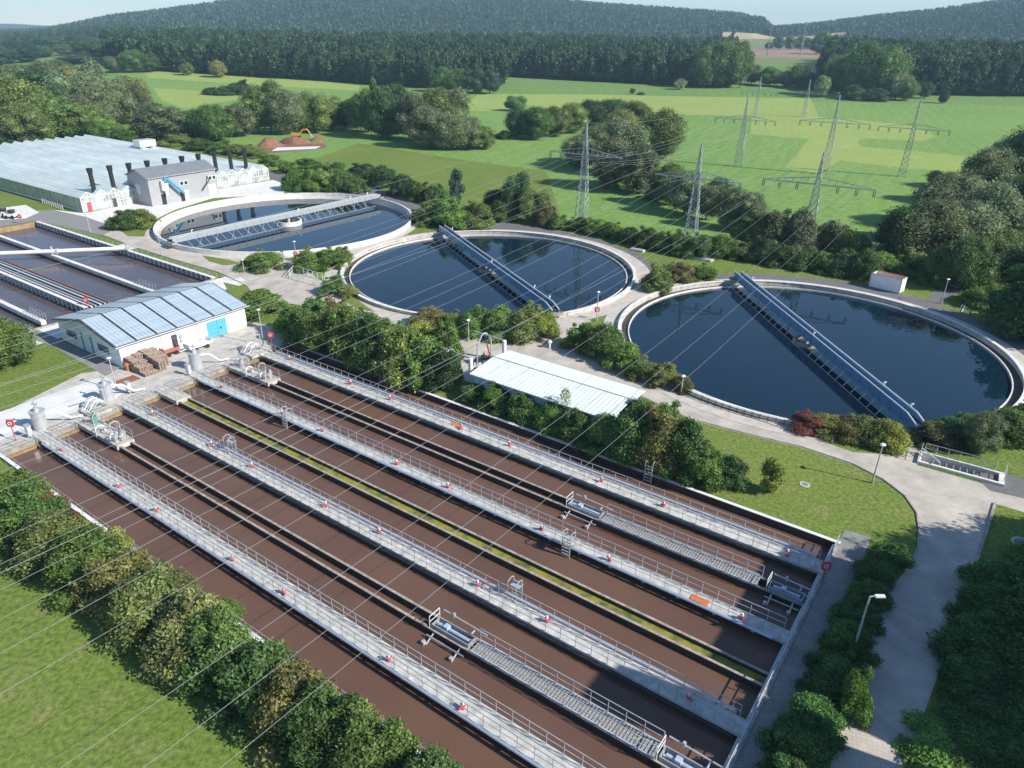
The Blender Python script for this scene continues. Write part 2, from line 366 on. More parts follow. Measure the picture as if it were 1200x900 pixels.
def TX(*pts): return [tuple(T(x, y)[:2]) for x, y in pts]
def dens(P, step):
    out = []
    for a, b in zip(P, P[1:]+P[:1]):
        n = max(1, int(math.hypot(b[0]-a[0], b[1]-a[1])/step)); out += [(a[0]+(b[0]-a[0])*i/n, a[1]+(b[1]-a[1])*i/n) for i in range(n)]
    return out
# field outlines: (material, polygon), later ones win
fields = [
 ('meadow', PX((330, 200), (420, 168), (560, 190), (640, 200), (660, 262), (800, 292), (1010, 320), (1080, 225), (1200, 180), (1400, 165), (1400, 132), (1000, 122), (700, 112), (540, 112), (300, 92), (150, 86), (120, 120), (165, 150), (260, 178), (300, 190))),
 ('mown', PX((545, 124), (560, 111), (700, 112), (950, 117.5), (955, 127), (960, 137), (870, 137), (800, 134), (640, 131), (550, 130))),
 ('mown', PX((880, 137), (960, 137), (1000, 140), (1060, 146), (1090, 155), (1096, 161), (1080, 165), (1010, 162), (1004, 166), (1010, 172), (1060, 176), (1130, 183), (1125, 201), (1060, 197), (985, 188), (960, 203), (920, 197), (948, 163), (880, 157))),
 ('mown', PX((165, 88), (225, 90), (330, 97), (422, 103), (420, 108), (300, 103), (175, 98))),
 ('mown', PX((140, 137), (165, 130), (168, 134), (155, 142), (145, 148))),
 ('mown', PX((180, 106), (300, 112), (290, 115), (215, 127), (190, 118))),
 ('field', PX((586, 88), (700, 95), (860, 101), (950, 105), (1000, 110), (1000, 117), (700, 111), (560, 109))),
 ('tanfield', TX((830, 38), (990, 37), (995, 44), (870, 47), (840, 44))),
 ('cropfield', TX((838, 47), (990, 42), (992, 50), (880, 58), (845, 56))),
 ('brownfield', TX((868, 58), (900, 56), (960, 58), (962, 68), (880, 66))),
 ('cropfield', TX((875, 67), (965, 70), (960, 77), (880, 74))),
 ('field', TX((880, 76), (960, 77), (955, 83), (885, 82))),
 ('tanfield', TX((148, 35), (210, 33.5), (212, 37), (150, 38.5))),
 ('brownfield', TX((-60, 50), (30, 47), (50, 49), (48, 53), (-60, 57))),
 ('field', TX((0, 48), (10, 46.5), (70, 44), (66, 48), (30, 51))),
 ('field', TX((-40, 76), (50, 71), (90, 63), (95, 60), (60, 58), (40, 64), (-40, 70))),
 ('tanfield', PX((-60, 136), (8, 129), (8, 139), (-60, 146))),
]
def build_ground():
    pts = []
    angs = [a for a in np.arange(-64, 64.01, 1.1)]+[a for a in range(75, 290, 14)]
    rads = [60, 130, 200, 280, 360, 440, 480, 520, 570, 620, 680, 740, 800, 870, 950, 1050, 1150, 1250, 1350, 1450, 1550, 1650, 1750, 1850, 1950, 2050, 2150, 2250, 2350, 2500, 2700, 3000, 3400, 3900, 4500, 5200, 5600, 6000, 6300, 6900]
    for r in rads:
        for i, a in enumerate(angs):
            if r < 440 and i % 6: continue
            x, y = r*math.sin(R_(a)), r*math.cos(R_(a))
            pts.append((x, y))
    for x in range(-200, 201, 20):
        for y in range(-60, 300, 20): pts.append((x, y))
    fl = [(m, dens(p, 60)) for m, p in fields]
    v, f = cdt(holes+[p for _, p in fl], pts)
    names = ['grass', 'meadow', 'mown', 'field', 'tanfield', 'cropfield', 'brownfield', 'farground']
    mb = MB(); mb.v = [(p.x, p.y, hgt(p.x, p.y)) for p in v]
    hb = [(min(p[0] for p in h), max(p[0] for p in h), min(p[1] for p in h), max(p[1] for p in h)) for h in holes]
    fb = [(min(p[0] for p in h), max(p[0] for p in h), min(p[1] for p in h), max(p[1] for p in h)) for _, h in fl]
    for t in f:
        c = (v[t[0]]+v[t[1]]+v[t[2]])/3
        if any(b[0] <= c.x <= b[1] and b[2] <= c.y <= b[3] and inpoly(c.x, c.y, h) for h, b in zip(holes, hb)): continue
        d = c.length; mi = 0
        if d > 480: mi = 3
        if d > 1400: mi = 7
        for (m, p), b in zip(fl, fb):
            if b[0] <= c.x <= b[1] and b[2] <= c.y <= b[3] and inpoly(c.x, c.y, p): mi = names.index(m)
        mb.f.append(tuple(t)); mb.m.append(mi)
    o = mb.build('ground', [M[n] for n in names], fix=False)
    if sum(p.normal.z for p in list(o.data.polygons)[:50]) < 0: o.data.flip_normals()
    struct(o)
build_ground()
HT = holes[:3]; HB = holes[3:5]
sheet('asphalt_road', PX((-60, 262), (0, 248), (62, 246), (100, 254), (137, 267), (120, 276), (60, 262), (40, 259), (0, 266), (-60, 278)), .012, M['asph_l'], HT+HB)
sheet('yard', PX((63, 246), (99, 250), (153, 239), (320, 211), (336, 216), (332, 228), (250, 232), (205, 246), (180, 258), (172, 268), (140, 262), (137, 267)), .008, M['conc_l'], HT)
sheet('yard', PX((0, 244), (30, 240), (46, 249), (30, 256), (0, 258)), .016, M['conc_l'])
sheet('road', PX((137, 266), (172, 272), (200, 285), (260, 300), (330, 303), (352, 312), (380, 332), (410, 345), (430, 360), (470, 374), (510, 384), (560, 391), (600, 394), (640, 386), (655, 370), (700, 358), (738, 340), (748, 345), (718, 362), (690, 372), (700, 390), (722, 402), (735, 430), (775, 458), (800, 463), (870, 487), (930, 505), (1000, 530), (1045, 533), (1052, 500), (1088, 497), (1080, 537), (1074, 545), (1180, 575), (1240, 590), (1240, 612), (1165, 590), (1140, 675), (1085, 830), (1060, 900), (1045, 960), (950, 960), (985, 860), (1035, 700), (1062, 668), (1076, 640), (1077, 620), (1074, 602), (1060, 582), (1035, 563), (1000, 545), (940, 525), (870, 508), (820, 495), (790, 482), (765, 470), (715, 447), (600, 412), (560, 405), (545, 432), (520, 432), (520, 415), (480, 400), (420, 385), (370, 365), (350, 357), (300, 352), (290, 335), (257, 319), (205, 304), (160, 290), (118, 274)), .010, M['pave'], HT+HB)
sheet('road', PX((1140, 556), (1170, 552), (1260, 582), (1260, 598), (1160, 575)), .014, M['asph'])
for c, r, z, wd, za in ((*T1, 1.6, .022), (*T2, 3.0, .028), (*T3, 2.4, .034)):
    mb = MB(); n = 96
    vs = [(c.x+q*math.cos(2*math.pi*k/n), c.y+q*math.sin(2*math.pi*k/n), za) for k in range(n) for q in (r, r+wd)]
    mb.add(vs, [(2*k, 2*k+1, (2*k+3) % (2*n), (2*k+2) % (2*n)) for k in range(n)])
    struct(mb.build('path', M['apron']))
sheet('asphalt_road', PX((300, 196), (345, 205), (440, 220), (500, 238), (590, 261), (640, 267), (700, 280), (745, 296), (768, 312), (760, 318), (738, 306), (700, 291), (640, 279), (580, 271), (500, 250), (430, 233), (340, 214), (300, 206)), .018, M['asph'], HT)
sheet('asphalt_road', PX((840, 321), (900, 321), (1000, 331), (1080, 350), (1160, 380), (1230, 415), (1230, 440), (1195, 425), (1140, 392), (1080, 364), (1000, 344), (900, 331), (842, 331)), .018, M['asph'], HT)
sheet('path', PX((1085, 352), (1095, 341), (1125, 336), (1128, 342), (1108, 350), (1105, 357)), .014, M['asph'])
sheet('path', PX((979, 640), (991, 621), (1021, 630), (1008, 662), (990, 700), (940, 800), (905, 880), (885, 960), (800, 960), (836, 900)), .014, M['pave2'], HB)
sheet('yard', [tuple(L(s, t)[:2]) for s, t in ((-10.5, -6), (-4, -5), (3, -3), (3, -.3), (-.15, -.3), (-.15, 40), (-7, 40), (-13, 22), (-10.7, 18))], .012, M['conc'], HB)
sheet('yard', PX((-30, 492), (0, 483), (123, 441), (149, 457), (136, 467), (40, 498), (-30, 530)), .018, M['conc_y'])
sheet('path', PX((30, 380), (72, 399), (141, 431), (124, 441), (60, 405), (25, 392)), .026, M['asph_l'])
sheet('yard', [tuple(L(s, t)[:2]) for s, t in ((-33.2, -13), (-27, -13), (-27, 22), (-33.2, 27.2))], .016, M['conc_l'], HB)
sheet('path', PX((125, 291), (148, 285), (163, 290), (140, 297)), .020, M['conc_l'], HB)
sheet('path', PX((254, 332), (282, 325), (290, 330), (268, 338)), .020, M['conc_l'], HB)
sheet('yard', PX((540, 428), (556, 405), (600, 408), (760, 462), (740, 470), (690, 487), (545, 446)), .006, M['conc'])
for pl in (((150, 277), (134, 264), (150, 256), (185, 258), (194, 251), (178, 262), (171, 270), (169, 277)), ((237, 299.5), (262, 303.5), (287, 309), (262, 311), (245, 306)), ((262, 331), (292, 338), (300, 352), (350, 359), (378, 368), (372, 384), (335, 386), (300, 378), (272, 350)), ((398, 338), (412, 345), (425, 356), (440, 366), (420, 362), (400, 352))):
    sheet('lawn', PX(*pl), .045, M['grass'], HT)
struct(MB().box(-.1, BL+.1, -.1, BW+.1, -1.6, -.58, L).build('sludge_water', M['sludge']))
struct(MB().box(-99, -33, -10.6, 27, -1.6, -.7, L).build('sludge_water', M['sludge2']))
for (c, r, z), wz in ((T1, -.4), (T2, -.25), (T3, -.25)):
    mb = MB(); mb.prism(circ(c, r-.2), wz-.5, wz); struct(mb.build('tank_water', M['water']))

# ---------------------------------------------------------------- near basin: walls, channels, walkways
def rail(mb, p0, p1, h=1.1, step=1.35, r=.035, mid=True, rr=None):
    p0, p1 = Vector(p0), Vector(p1); d = p1-p0; n = max(1, round(d.length/step)); up = Vector((0, 0, h)); rr = rr or r
    for i in range(n+1):
        q = p0+d*(i/n); mb.tube(q, q+up, r, 4)
    mb.tube(p0+up, p1+up, rr, 4)
    if mid: mb.tube(p0+up*.5, p1+up*.5, rr*.8, 4)
b = thing('aeration_basin', 'long brown rectangular sludge basin with concrete walls in the foreground', 'basin', L(0, 0))
mb = MB()
mb.box(-.3, BL+.3, -.32, 0, -1.6, .12, L).box(-.3, BL+.3, BW, BW+.32, -1.6, .12, L).box(-.3, 0, 0, BW, -1.6, .1, L).box(BL, BL+.3, 0, BW, -1.6, .1, L)
mb.build('wall', M['conc_m'], b)
MB().box(-.34, BL+.34, -.36, .02, .12, .17, L).box(-.34, BL+.34, BW-.02, BW+.36, .12, .17, L).build('coping', M['white'], b)
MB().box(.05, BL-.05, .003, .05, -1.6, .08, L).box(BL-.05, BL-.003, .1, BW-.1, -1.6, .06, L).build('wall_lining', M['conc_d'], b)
MB().box(.02, .5, .06, BW-.02, -1.2, -.36, L).build('inlet_ledge', M['stain'], b)
mb = MB(); rail(mb, L(-.2, BW+.25, .2), L(66, BW+.25, .2), 0.9, 2.2, .025); mb.build('railing', M['galv'], b)
mb = MB(); rail(mb, L(BL+.15, .1, .1), L(BL+.15, BW, .1), 1.05, 2.4, .045); mb.build('railing', M['galv'], b)
mb = MB(); mb.tube(L(BL-.1, .2, -.1), L(BL-.1, BW, -.1), .13, 8); mb.build('pipe', M['galv'], b)
for t0, t1 in ((5.2, 7.9), (9.8, 12.6), (15.2, 17.2), (19.3, 21.8), (24.2, 26.9), (29, 31), (33.6, 36.3)):
    mb = MB(); rail(mb, L(-.15, t0, .1), L(-.15, t1, .1), 1.05, 1.3, .035); mb.build('railing', M['galv'], b)
WK = [(3.15, 4.85, -1, 'far'), (12.9, 14.25, 1, 'second'), (22.4, 23.75, -1, 'third'), (31.45, 32.9, 1, 'near')]
wname = ['farthest', 'second farthest', 'second nearest', 'nearest']
for k, (t0, t1, side, _) in enumerate(WK):
    w_ = thing('walkway', 'white railed concrete walkway across the brown basin, %s from the camera of the four' % wname[k], 'walkway', L(0, (t0+t1)/2), 'walkways over the brown basin')
    if k in (0, 3): t0_, t1_ = t0, t1
    MB().box(-1.2, BL, t0, t1, -.12, .12, L).build('deck', M['deckc'], w_)
    MB().box(.1, BL-.1, (t0+t1)/2-.2, (t0+t1)/2+.2, -1.6, -.12, L).build('support_wall', M['conc_d'], w_)
    for tt in (t0+.06, t1-.06):
        mb = MB(); rail(mb, L(.3, tt, .12), L(BL-.6, tt, .12), 1.1, 1.3, .032); mb.build('railing', M['galv'], w_)
    tp = t0-.2 if side < 0 else t1+.2
    mb = MB(); mb.tube(L(1.5, tp, .2), L(BL-1, tp, .2), .13, 8)
    for i in range(24): mb.box(2+i*3, 2.25+i*3, min(tp, (t0+t1)/2), max(tp, (t0+t1)/2), -.1, -.02, L)
    mb.build('air_pipe', M['bluepipe'], w_, smooth=False)
    tq = t1+.15 if side < 0 else t0-.15
    MB().box(.5, BL-.5, min(tq-.07, tq+.07), max(tq-.07, tq+.07), -.3, -.12, L).build('edge_beam', M['dark'], w_)
CH = [(8.8, 0, 52, 'galv'), (18.3, 0, 73.5, 'scum'), (27.8, 0, 52, 'galv')]
cname = ['farthest', 'middle', 'nearest']
for k, (tc, s0, s1, _) in enumerate(CH):
    c_ = thing('scum_channel', ['narrow dark twin walled channel in the far half of the brown basin', 'narrow channel full of yellow green scum in the middle of the basin', 'narrow dark twin walled channel in the near half of the brown basin'][k], 'channel', L(0, tc), 'channels between the lanes')
    for sgn in (-1, 1):
        a, b_ = tc+sgn*.6-.09, tc+sgn*.6+.09
        w1 = MB().box(.1, BL-.1, a, b_, -1.6, -.06, L).build('channel_wall', M['conc_d'], c_)
        MB().box(.1, BL-.1, a-.02, b_+.02, -.06, .0, L).build('cap', M['capc'], w1)
    MB().box(.2, BL-.2, tc-.49, tc+.49, -1.5, -.34 if k == 1 else -.6, L).build('channel_bed', M['scum'] if k == 1 else M['sludge'], c_)
# service platforms at the head of each channel, gratings and skimmer troughs
for k, (tc, n) in enumerate(((8.8, 8.4), (18.3, 3.8), (27.8, 8.2))):
    p = thing('service_platform', ['railed concrete service platform with curved pipes at the far channel head', 'short bare concrete platform at the head of the yellow scum channel', 'railed concrete service platform with curved pipes at the near channel head'][k], 'platform', L(0, tc), 'platforms at the channel heads')
    MB().box(-.9, n, tc-.95, tc+.95, -.35, .14, L).build('deck', M['conc'], p)
    for tt in (tc-.9, tc+.9):
        mb = MB(); rail(mb, L(.2, tt, .14), L(n-.1, tt, .14), 1.1, 1.5, .03); mb.build('railing', M['galv'], p)
    if k != 1:
        for j, (s_, tt) in enumerate(((2.2, -.3), (4.1, .5), (5.6, -.4), (6.8, .3))):
            mb = MB(); c0 = L(s_, tc+tt, .14)
            pts = [c0+Vector((0, 0, .5 if j % 2 else 1.1))+V*(-1.0*math.cos(a)*.5)+Vector((0, 0, .4*math.sin(a))) for a in np.linspace(0, math.pi, 7)]
            mb.path([c0+V*(-.5)]+pts+[c0+V*.5+Vector((0, 0, -.4))], .07, 6); mb.build('curved_pipe', M['white'] if j % 2 else M['galv'], p)
        mb = MB()
        for q in range(5): mb.tube(L(7.1+.25*(q % 3), tc-.5+.25*q, .15), L(7.1+.25*(q % 3), tc-.5+.25*q, 1.1+.2*(q % 2)), .09, 6); mb.tube(L(7.0+.25*(q % 3), tc-.7+.25*q, .7), L(7.5, tc-.3+.25*q, .7), .14, 8)
        mb.build('valve_group', M['galv'], p)
        mb = MB(); mb.tube(L(1.6, tc-.2, .15), L(1.6, tc-.2, 1.1), .3, 10); mb.tube(L(1.6, tc-.2, 1.1), L(1.6, tc-.2, 1.5), .16, 8); mb.tube(L(1.6, tc-.2, 1.3), L(1.6, tc+.4, 1.3), .08, 8); mb.build('pump_motor', M['green'] if k else M['galv'], p)
def trough(s0, s1, tc, label):
    p = thing('skimmer_trough', label, 'skimmer', L((s0+s1)/2, tc), 'skimmer units at the grated walkways')
    mb = MB(); mb.box(s0, s1, tc-.48, tc-.4, -.3, .3, L).box(s0, s1, tc+.4, tc+.48, -.3, .3, L).box(s0, s0+.08, tc-.4, tc+.4, -.3, .3, L).box(s1-.08, s1, tc-.4, tc+.4, -.3, .3, L).box(s0+.08, s1-.08, tc-.4, tc+.4, -.3, -.2, L)
    mb.build('trough', M['dullalu'], p)
    mb = MB(); mb.tube(L(s0+.3, tc, .12), L(s1-.3, tc, .12), .15, 10); mb.box(s0+.9, s0+1.3, tc-.22, tc+.22, .1, .4, L); mb.build('drum', M['bluepipe'], p, smooth=False)
    mb = MB(); mb.tube(L(s0, tc-1.0, .55), L(s1+.6, tc-1.0, .4), .06, 8); mb.tube(L(s0+1.0, tc-1.0, .35), L(s0+1.0, tc-1.0, .75), .12, 8); mb.tube(L(s1-.5, tc-1.0, .3), L(s1-.5, tc-.5, .3), .07, 6); mb.build('drive_shaft', M['galv'], p)
    mb = MB(); mb.tube(L(s0, tc+1.05, -.3), L(s1, tc+1.05, -.3), .06, 6); mb.tube(L(s0+.4, tc+.5, -.1), L(s0+.4, tc+1.6, -.6), .06, 6); mb.tube(L(s1-.6, tc+.5, -.1), L(s1-.6, tc+1.6, -.6), .06, 6)
    mb.box(s0+.1, s0+.35, tc+1.5, tc+1.8, -.6, -.3, L).box(s1-.75, s1-.5, tc+1.5, tc+1.8, -.6, -.3, L); mb.build('outrigger', M['galv'], p)
    mb = MB(); rail(mb, L(s0-.1, tc-.6, 0), L(s0-.1, tc+.55, 0), 1.0, .8, .035); mb.build('hoop_rail', M['white'], p)
trough(51.8, 55.2, 8.8, 'blue grey skimmer trough in the far channel at the start of its grating')
trough(70.6, 73.3, 8.8, 'skimmer trough of the far grating beside the end wall, partly in shade')
trough(51.6, 55.1, 27.8, 'blue grey skimmer trough in the near channel at the start of its grating')
trough(70.0, 73.2, 27.8, 'skimmer trough of the near grating at the shaded end wall')
for tc, nm in ((8.8, 'grey grated walkway with railings over the far channel'), (27.8, 'grey grated walkway with railings over the near channel')):
    s0 = 55.4; s1 = 69.8
    p = thing('grating_walkway', nm, 'walkway', L(s0, tc), 'grated walkways over the channels')
    mb = MB(); n = 58
    for i in range(n): mb.box(s0+(s1-s0)*i/n, s0+(s1-s0)*(i+.72)/n, tc-.58, tc+.58, .04, .1, L)
    mb.build('deck', M['grate'], p)
    for tt in (tc-.62, tc+.62):
        MB().box(s0, s1, tt-.04, tt+.04, -.1, .12, L).build('side_beam', M['bluepipe'], p)
        mb = MB(); rail(mb, L(s0, tt, .1), L(s1, tt, .1), 1.1, 1.35, .034); mb.build('railing', M['galv'], p)
# ladders over the walkway railings
for px, py, k, lb in ((669, 640, 1, 'step ladder over the railing of the second farthest walkway, right part'), (345, 491, 1, 'step ladder over the railing of the second farthest walkway, left part'), (608, 696, 2, 'steel step gate on the second nearest walkway, near its middle'), (281, 524, 2, 'steel step gate on the second nearest walkway, near its left end'), (459, 440, 0, 'steel ladder hoop on the far side of the basin, left one'), (759, 560, 0, 'steel ladder hoop on the far coping, right one')):
    s_ = (G(px, py)-A0).dot(U); tt = {1: 14.6, 2: 22.0, 0: .1}[k]; sg = {1: 1, 2: -1, 0: 1}[k]
    p = thing('access_ladder', lb, 'ladder', L(s_, tt), 'access ladders of the brown basin')
    mb = MB()
    for ds in (-.4, .4):
        mb.path([L(s_+ds, tt-sg*.5, .2), L(s_+ds, tt-sg*.5, 1.7), L(s_+ds, tt, 1.9), L(s_+ds, tt+sg*.3, 1.7), L(s_+ds, tt+sg*.35, -.9)], .045, 4)
    mb.build('side_rail', M['galv'], p)
    mb = MB()
    for i in range(7): mb.box(s_-.4, s_+.4, tt+sg*.3-.05, tt+sg*.3+.05, -.7+i*.33, -.64+i*.33, L)
    if k: mb.box(s_-.42, s_+.42, tt-.45, tt+.2, 1.15, 1.2, L)
    mb.build('rung', M['galv'], p)
# red and white valves
def make_valve(label):
    t = thing('air_valve', label, 'valve', (0, 0, 0), 'red valves on the walkways')
    mb = MB(); mb.tube((0, 0, 0), (0, 0, .36), .13, 10); mb.tube((0, 0, .36), (0, 0, .42), .18, 10); mb.build('body', M['red'], t)
    mb = MB(); mb.tube((0, 0, .42), (0, 0, .62), .1, 10, .08); mb.build('cap', M['white'], t)
    mb = MB(); mb.tube((.05, 0, .2), (.32, .1, .14), .08, 8); mb.build('spout', M['red'], t)
    return t
VP = [[(340, 420), (411, 449), (457, 467), (541, 501), (597, 521), (705, 563), (778, 592), (923, 649)], [(260, 453), (331, 484), (378, 504), (465, 543), (525, 570), (635, 620), (712, 656), (867, 728)], [(179, 485), (248, 521), (295, 546), (382, 592), (445, 623), (560, 685), (641, 727), (807, 818)], [(71.5, 527), (138.5, 570), (182.5, 598), (271, 656), (331, 695), (453, 775), (540, 831)]]
v0 = None
for k, row in enumerate(VP):
    for i, (x, y) in enumerate(row):
        q = G(x, y, .3)-A0; lo, hi = WK[k][0]+.35, WK[k][1]-.35; loc = L(q.dot(U), min(hi, max(lo, q.dot(V))), .12)
        lb = 'red valve with white cap, %s from the left on the %s walkway' % (ORD[i], wname[k])
        if v0 is None: v0 = make_valve(lb); v0.location = loc
        else: dup(v0, loc, rnd.uniform(0, 6), lb)
# rusty stains are boards lying on two walkways
for (x, y), lb in (((820, 704), 'orange rusty board lying on the second farthest walkway'), ((535, 498), 'small orange board lying on the farthest walkway')):
    q = G(x, y, .1)-A0; s_, t_ = q.dot(U), q.dot(V)
    tag(MB().box(s_-.7, s_+.7, t_-.35, t_+.35, .125, .19, L).build('rusty_board', M['orange']), lb, 'board')

# head works: tanks, hoists, pump stands along the yard edge
def silo(px, py, h, r, lb):
    c = G(px, py); t = thing('steel_vessel', lb, 'vessel', c, 'steel vessels at the head of the basin')
    mb = MB(); mb.tube(c, c+Vector((0, 0, h)), r, 20); mb.build('shell', M['galv'], t, smooth=False)
    mb = MB(); mb.tube(c+Vector((0, 0, h)), c+Vector((0, 0, h+.12)), r+.1, 20); mb.tube(c+Vector((0, 0, h+.1)), c+Vector((0, 0, h+.5)), r*.4, 10); mb.build('lid', M['galv'], t)
    mb = MB(); mb.tube(c+Vector((0, 0, h+.5)), c+Vector((0, 0, h+1.3)), .07, 6); mb.tube(c+Vector((-.3, 0, h+.9)), c+Vector((.3, 0, h+.9)), .09, 6); mb.build('valve', M['galv'], t)
    mb = MB(); d = (U*.3+V*(-1)).normalized()
    mb.path([c+d*r+Vector((0, 0, h*.8)), c+d*(r+1.0)+Vector((0, 0, h*.75)), c+d*(r+2.2)+Vector((0, 0, .4)), c+d*(r+3.4)+Vector((0, 0, .3))], .13, 8); mb.build('outlet_pipe', M['white'], t)
silo(49, 502, 2.1, .7, 'steel cylindrical vessel nearest the pink sign at the basin head')
silo(127, 469, 2.1, .7, 'steel cylindrical vessel beside the end of the white slab')
silo(231, 432, 2.2, .75, 'steel cylindrical vessel on the beige yard in front of the building')
for i, (px, py, lb) in enumerate(((113, 483, 'curved pipe manifold beside the middle steel vessel'), (298, 415, 'large ribbed pipe manifold by the lamp at the yard corner'))):
    c = G(px, py); t = thing('pipe_manifold', lb, 'pipework', c, 'pipe manifolds')
    for j in range(5):
        o_ = c+U*(j*.5-1.6)
        pts = [o_+V*(-1.2+2.2*q)+Vector((0, 0, .3+1.0*math.sin(math.pi*min(1, .15+q)))) for q in np.linspace(0, 1, 7)]
        mb = MB(); mb.path(pts, .1, 6); mb.build('curved_pipe', M['white'] if j % 2 else M['galv'], t)
    MB().box(-1.2, 1.2, -1.2, 1.2, 0, .35, lambda a, b2, c2: c+U*a+V*b2+Vector((0, 0, c2))).build('plinth', M['conc'], t)
    mb = MB(); mb.tube(c+V*(-1.2), c+V*(-1.2)+Vector((0, 0, 2.6)), .09, 6); mb.tube(c+V*(-1.2)+Vector((0, 0, 2.5)), c+V*(.6)+Vector((0, 0, 2.7)), .07, 6); mb.build('hoist_arm', M['galv'], t)
for px, py, lb in ((152, 461, 'grey control cabinet on a post beside the white slab end'), (36, 513, 'grey control cabinet beside the pink lifebuoy box'), (222, 440, 'grey control cabinet on the beige yard near the steel vessel')):
    c = G(px, py); t = thing('control_cabinet', lb, 'cabinet', c, 'control cabinets')
    fr = lambda a, b2, c2: c+U*a+V*b2+Vector((0, 0, c2))
    MB().box(-.35, .35, -.2, .2, .35, 1.5, fr).build('housing', M['alu'], t); MB().box(-.25, -.17, -.05, .05, 0, .35, fr).box(.17, .25, -.05, .05, 0, .35, fr).build('leg', M['galv'], t)
    MB().box(-.4, .4, -.26, .26, 1.5, 1.56, fr).build('cover', M['galv'], t)
# lifebuoy boxes / red signs
def buoy(px, py, h, lb, post=True, sz=.42):
    c = G(px, py); t = thing('lifebuoy_box', lb, 'lifebuoy box', c, 'red lifebuoy boxes')
    mb = MB(); mb.tube(c, c+Vector((0, 0, h-.3)), .05, 6); mb.build('post', M['red'], t)
    fr = lambda a, b2, c2: c+Vector((a, b2, c2))
    d = Vector((0, .1, 0)); mb = MB(); n = 14
    mb.tube(c+Vector((0, .09, h)), c+Vector((0, -.09, h)), sz, n); mb.box(-sz*.8, sz*.8, -.085, .085, h-sz*.95, h+sz*.95, fr); mb.build('case', M['red'], t)
    mb = MB(); cc = c+Vector((0, -.12, h)); k = 10
    mb.path([cc+Vector((math.cos(a)*sz*.42, 0, math.sin(a)*sz*.42)) for a in np.linspace(0, 2*math.pi, k+1)], .035, 5); mb.build('ring', M['white'], t)
buoy(19, 517, 2.2, 'pink red lifebuoy box on a post at the near left basin corner', sz=.42)
buoy(319, 408, 2.0, 'pink red lifebuoy box on a post at the far left basin corner', sz=.42)
buoy(25, 262, 1.6, 'red lifebuoy box beside the dark asphalt road at the upper left', sz=.45)
buoy(103, 362, 1.5, 'red lifebuoy box beside the second basin, left of the solar roof', sz=.45)
buoy(347, 305, 1.3, 'small red lifebuoy box by the road shrub near the first round tank')
buoy(699, 374, 1.6, 'red lifebuoy box with white ring on the lawn between two round tanks', sz=.42)
buoy(963, 682, 1.7, 'deep red lifebuoy box on the far end wall of the basin', sz=.4)
buoy(653, 371, .8, 'tiny red lifebuoy box at the bridge end of the middle tank', sz=.25)

# ---------------------------------------------------------------- second basin (upper left)
b = thing('aeration_basin', 'purple grey bubbling sludge basin at the upper left with raised channels', 'basin', L(-60, 0))
MB().box(-99.3, -32.7, -10.9, -10.6, -1.6, .25, L).box(-99.3, -32.7, 27, 27.3, -1.6, .25, L).box(-33, -32.7, -10.6, 27, -1.6, .25, L).build('wall', M['conc_m'], b)
MB().box(-99.4, -98.7, -10.6, 27, -1.6, .3, L).build('end_wall', M['stain'], b)
mb = MB()
for i in range(44): mb.box(-98+i*1.5, -97.7+i*1.5, -11.05, -10.3, -.5, .4, L)
mb.box(-98.5, -33, -11.0, -10.35, .4, .5, L); mb.build('kerb_rail', M['conc_l'], b)
mb = MB(); rail(mb, L(-98, -11.3, .0), L(-33, -11.3, .0), 1.0, 2.2, .035); mb.build('railing', M['galv'], b)
for tt, lb in ((-.7, 'pale concrete beam wall crossing the purple basin on its far side'), (16.6, 'pale concrete beam wall crossing the purple basin on its near side')):
    o = thing('lane_wall', lb, 'wall', L(-60, tt), 'beam walls of the purple basin')
    MB().box(-95 if tt < 0 else -98, -35, tt-.35, tt+.35, -.35, .3, L).build('top_beam', M['conc_l'], o)
    MB().box(-95 if tt < 0 else -98, -35, tt-.2, tt+.2, -1.5, -.35, L).build('stem', M['conc_d'], o)
    mb = MB(); rail(mb, L(-40, tt-.5, .3), L(-35, tt-.5, .3), 1.0, 1, .035); rail(mb, L(-40, tt+.5, .3), L(-35, tt+.5, .3), 1.0, 1, .035); mb.build('railing', M['galv'], o)
o = thing('central_channel', 'row of white pipes and rusty rails along the middle of the purple basin', 'channel', L(-60, 8))
mb = MB(); mb.box(-98.5, -35, 6.3, 10.2, -.2, .0, L); mb.build('deck', M['dark'], o)
mb = MB()
for i in range(42): mb.box(-98+i*1.5, -97.75+i*1.5, 10.1, 10.6, -.9, .5, L)
mb.box(-98.5, -35, 10.0, 10.6, .5, .6, L); mb.build('kerb_rail', M['conc_l'], o)
for j, (tt, m_) in enumerate(((6.5, 'rust'), (7.1, 'galv'), (7.8, 'white'), (8.6, 'galv'), (9.2, 'white'), (9.8, 'rust'))):
    mb = MB(); mb.tube(L(-98, tt, .25), L(-35.5, tt, .25), .14, 8); mb.build('pipe', M[m_], o)
mb = MB(); mb.path([L(-81, 6.2, .2), L(-81, 6.2, 2.0), L(-81, 7.0, 2.6), L(-81, 8.6, 2.6), L(-81, 9.4, 2.0), L(-81, 9.4, .2)], .28, 8); mb.build('pipe_loop', M['white'], o)
o = thing('cross_pipe', 'thick white pipe bridging the purple basin to its far edge', 'pipe', L(-62, -4))
mb = MB(); mb.tube(L(-76, 6, .9), L(-69.6, -.7, .95), .38, 12); mb.tube(L(-69.6, -.7, .95), L(-60.5, -10.4, 1.0), .38, 12); mb.build('pipe', M['white'], o)
mb = MB()
for q in (0, .45, 1): 
    c = L(-76+15.5*q, 6-16.4*q, .9); mb.tube(c-U*.15+V*.15, c+U*.15-V*.15, .55, 12)
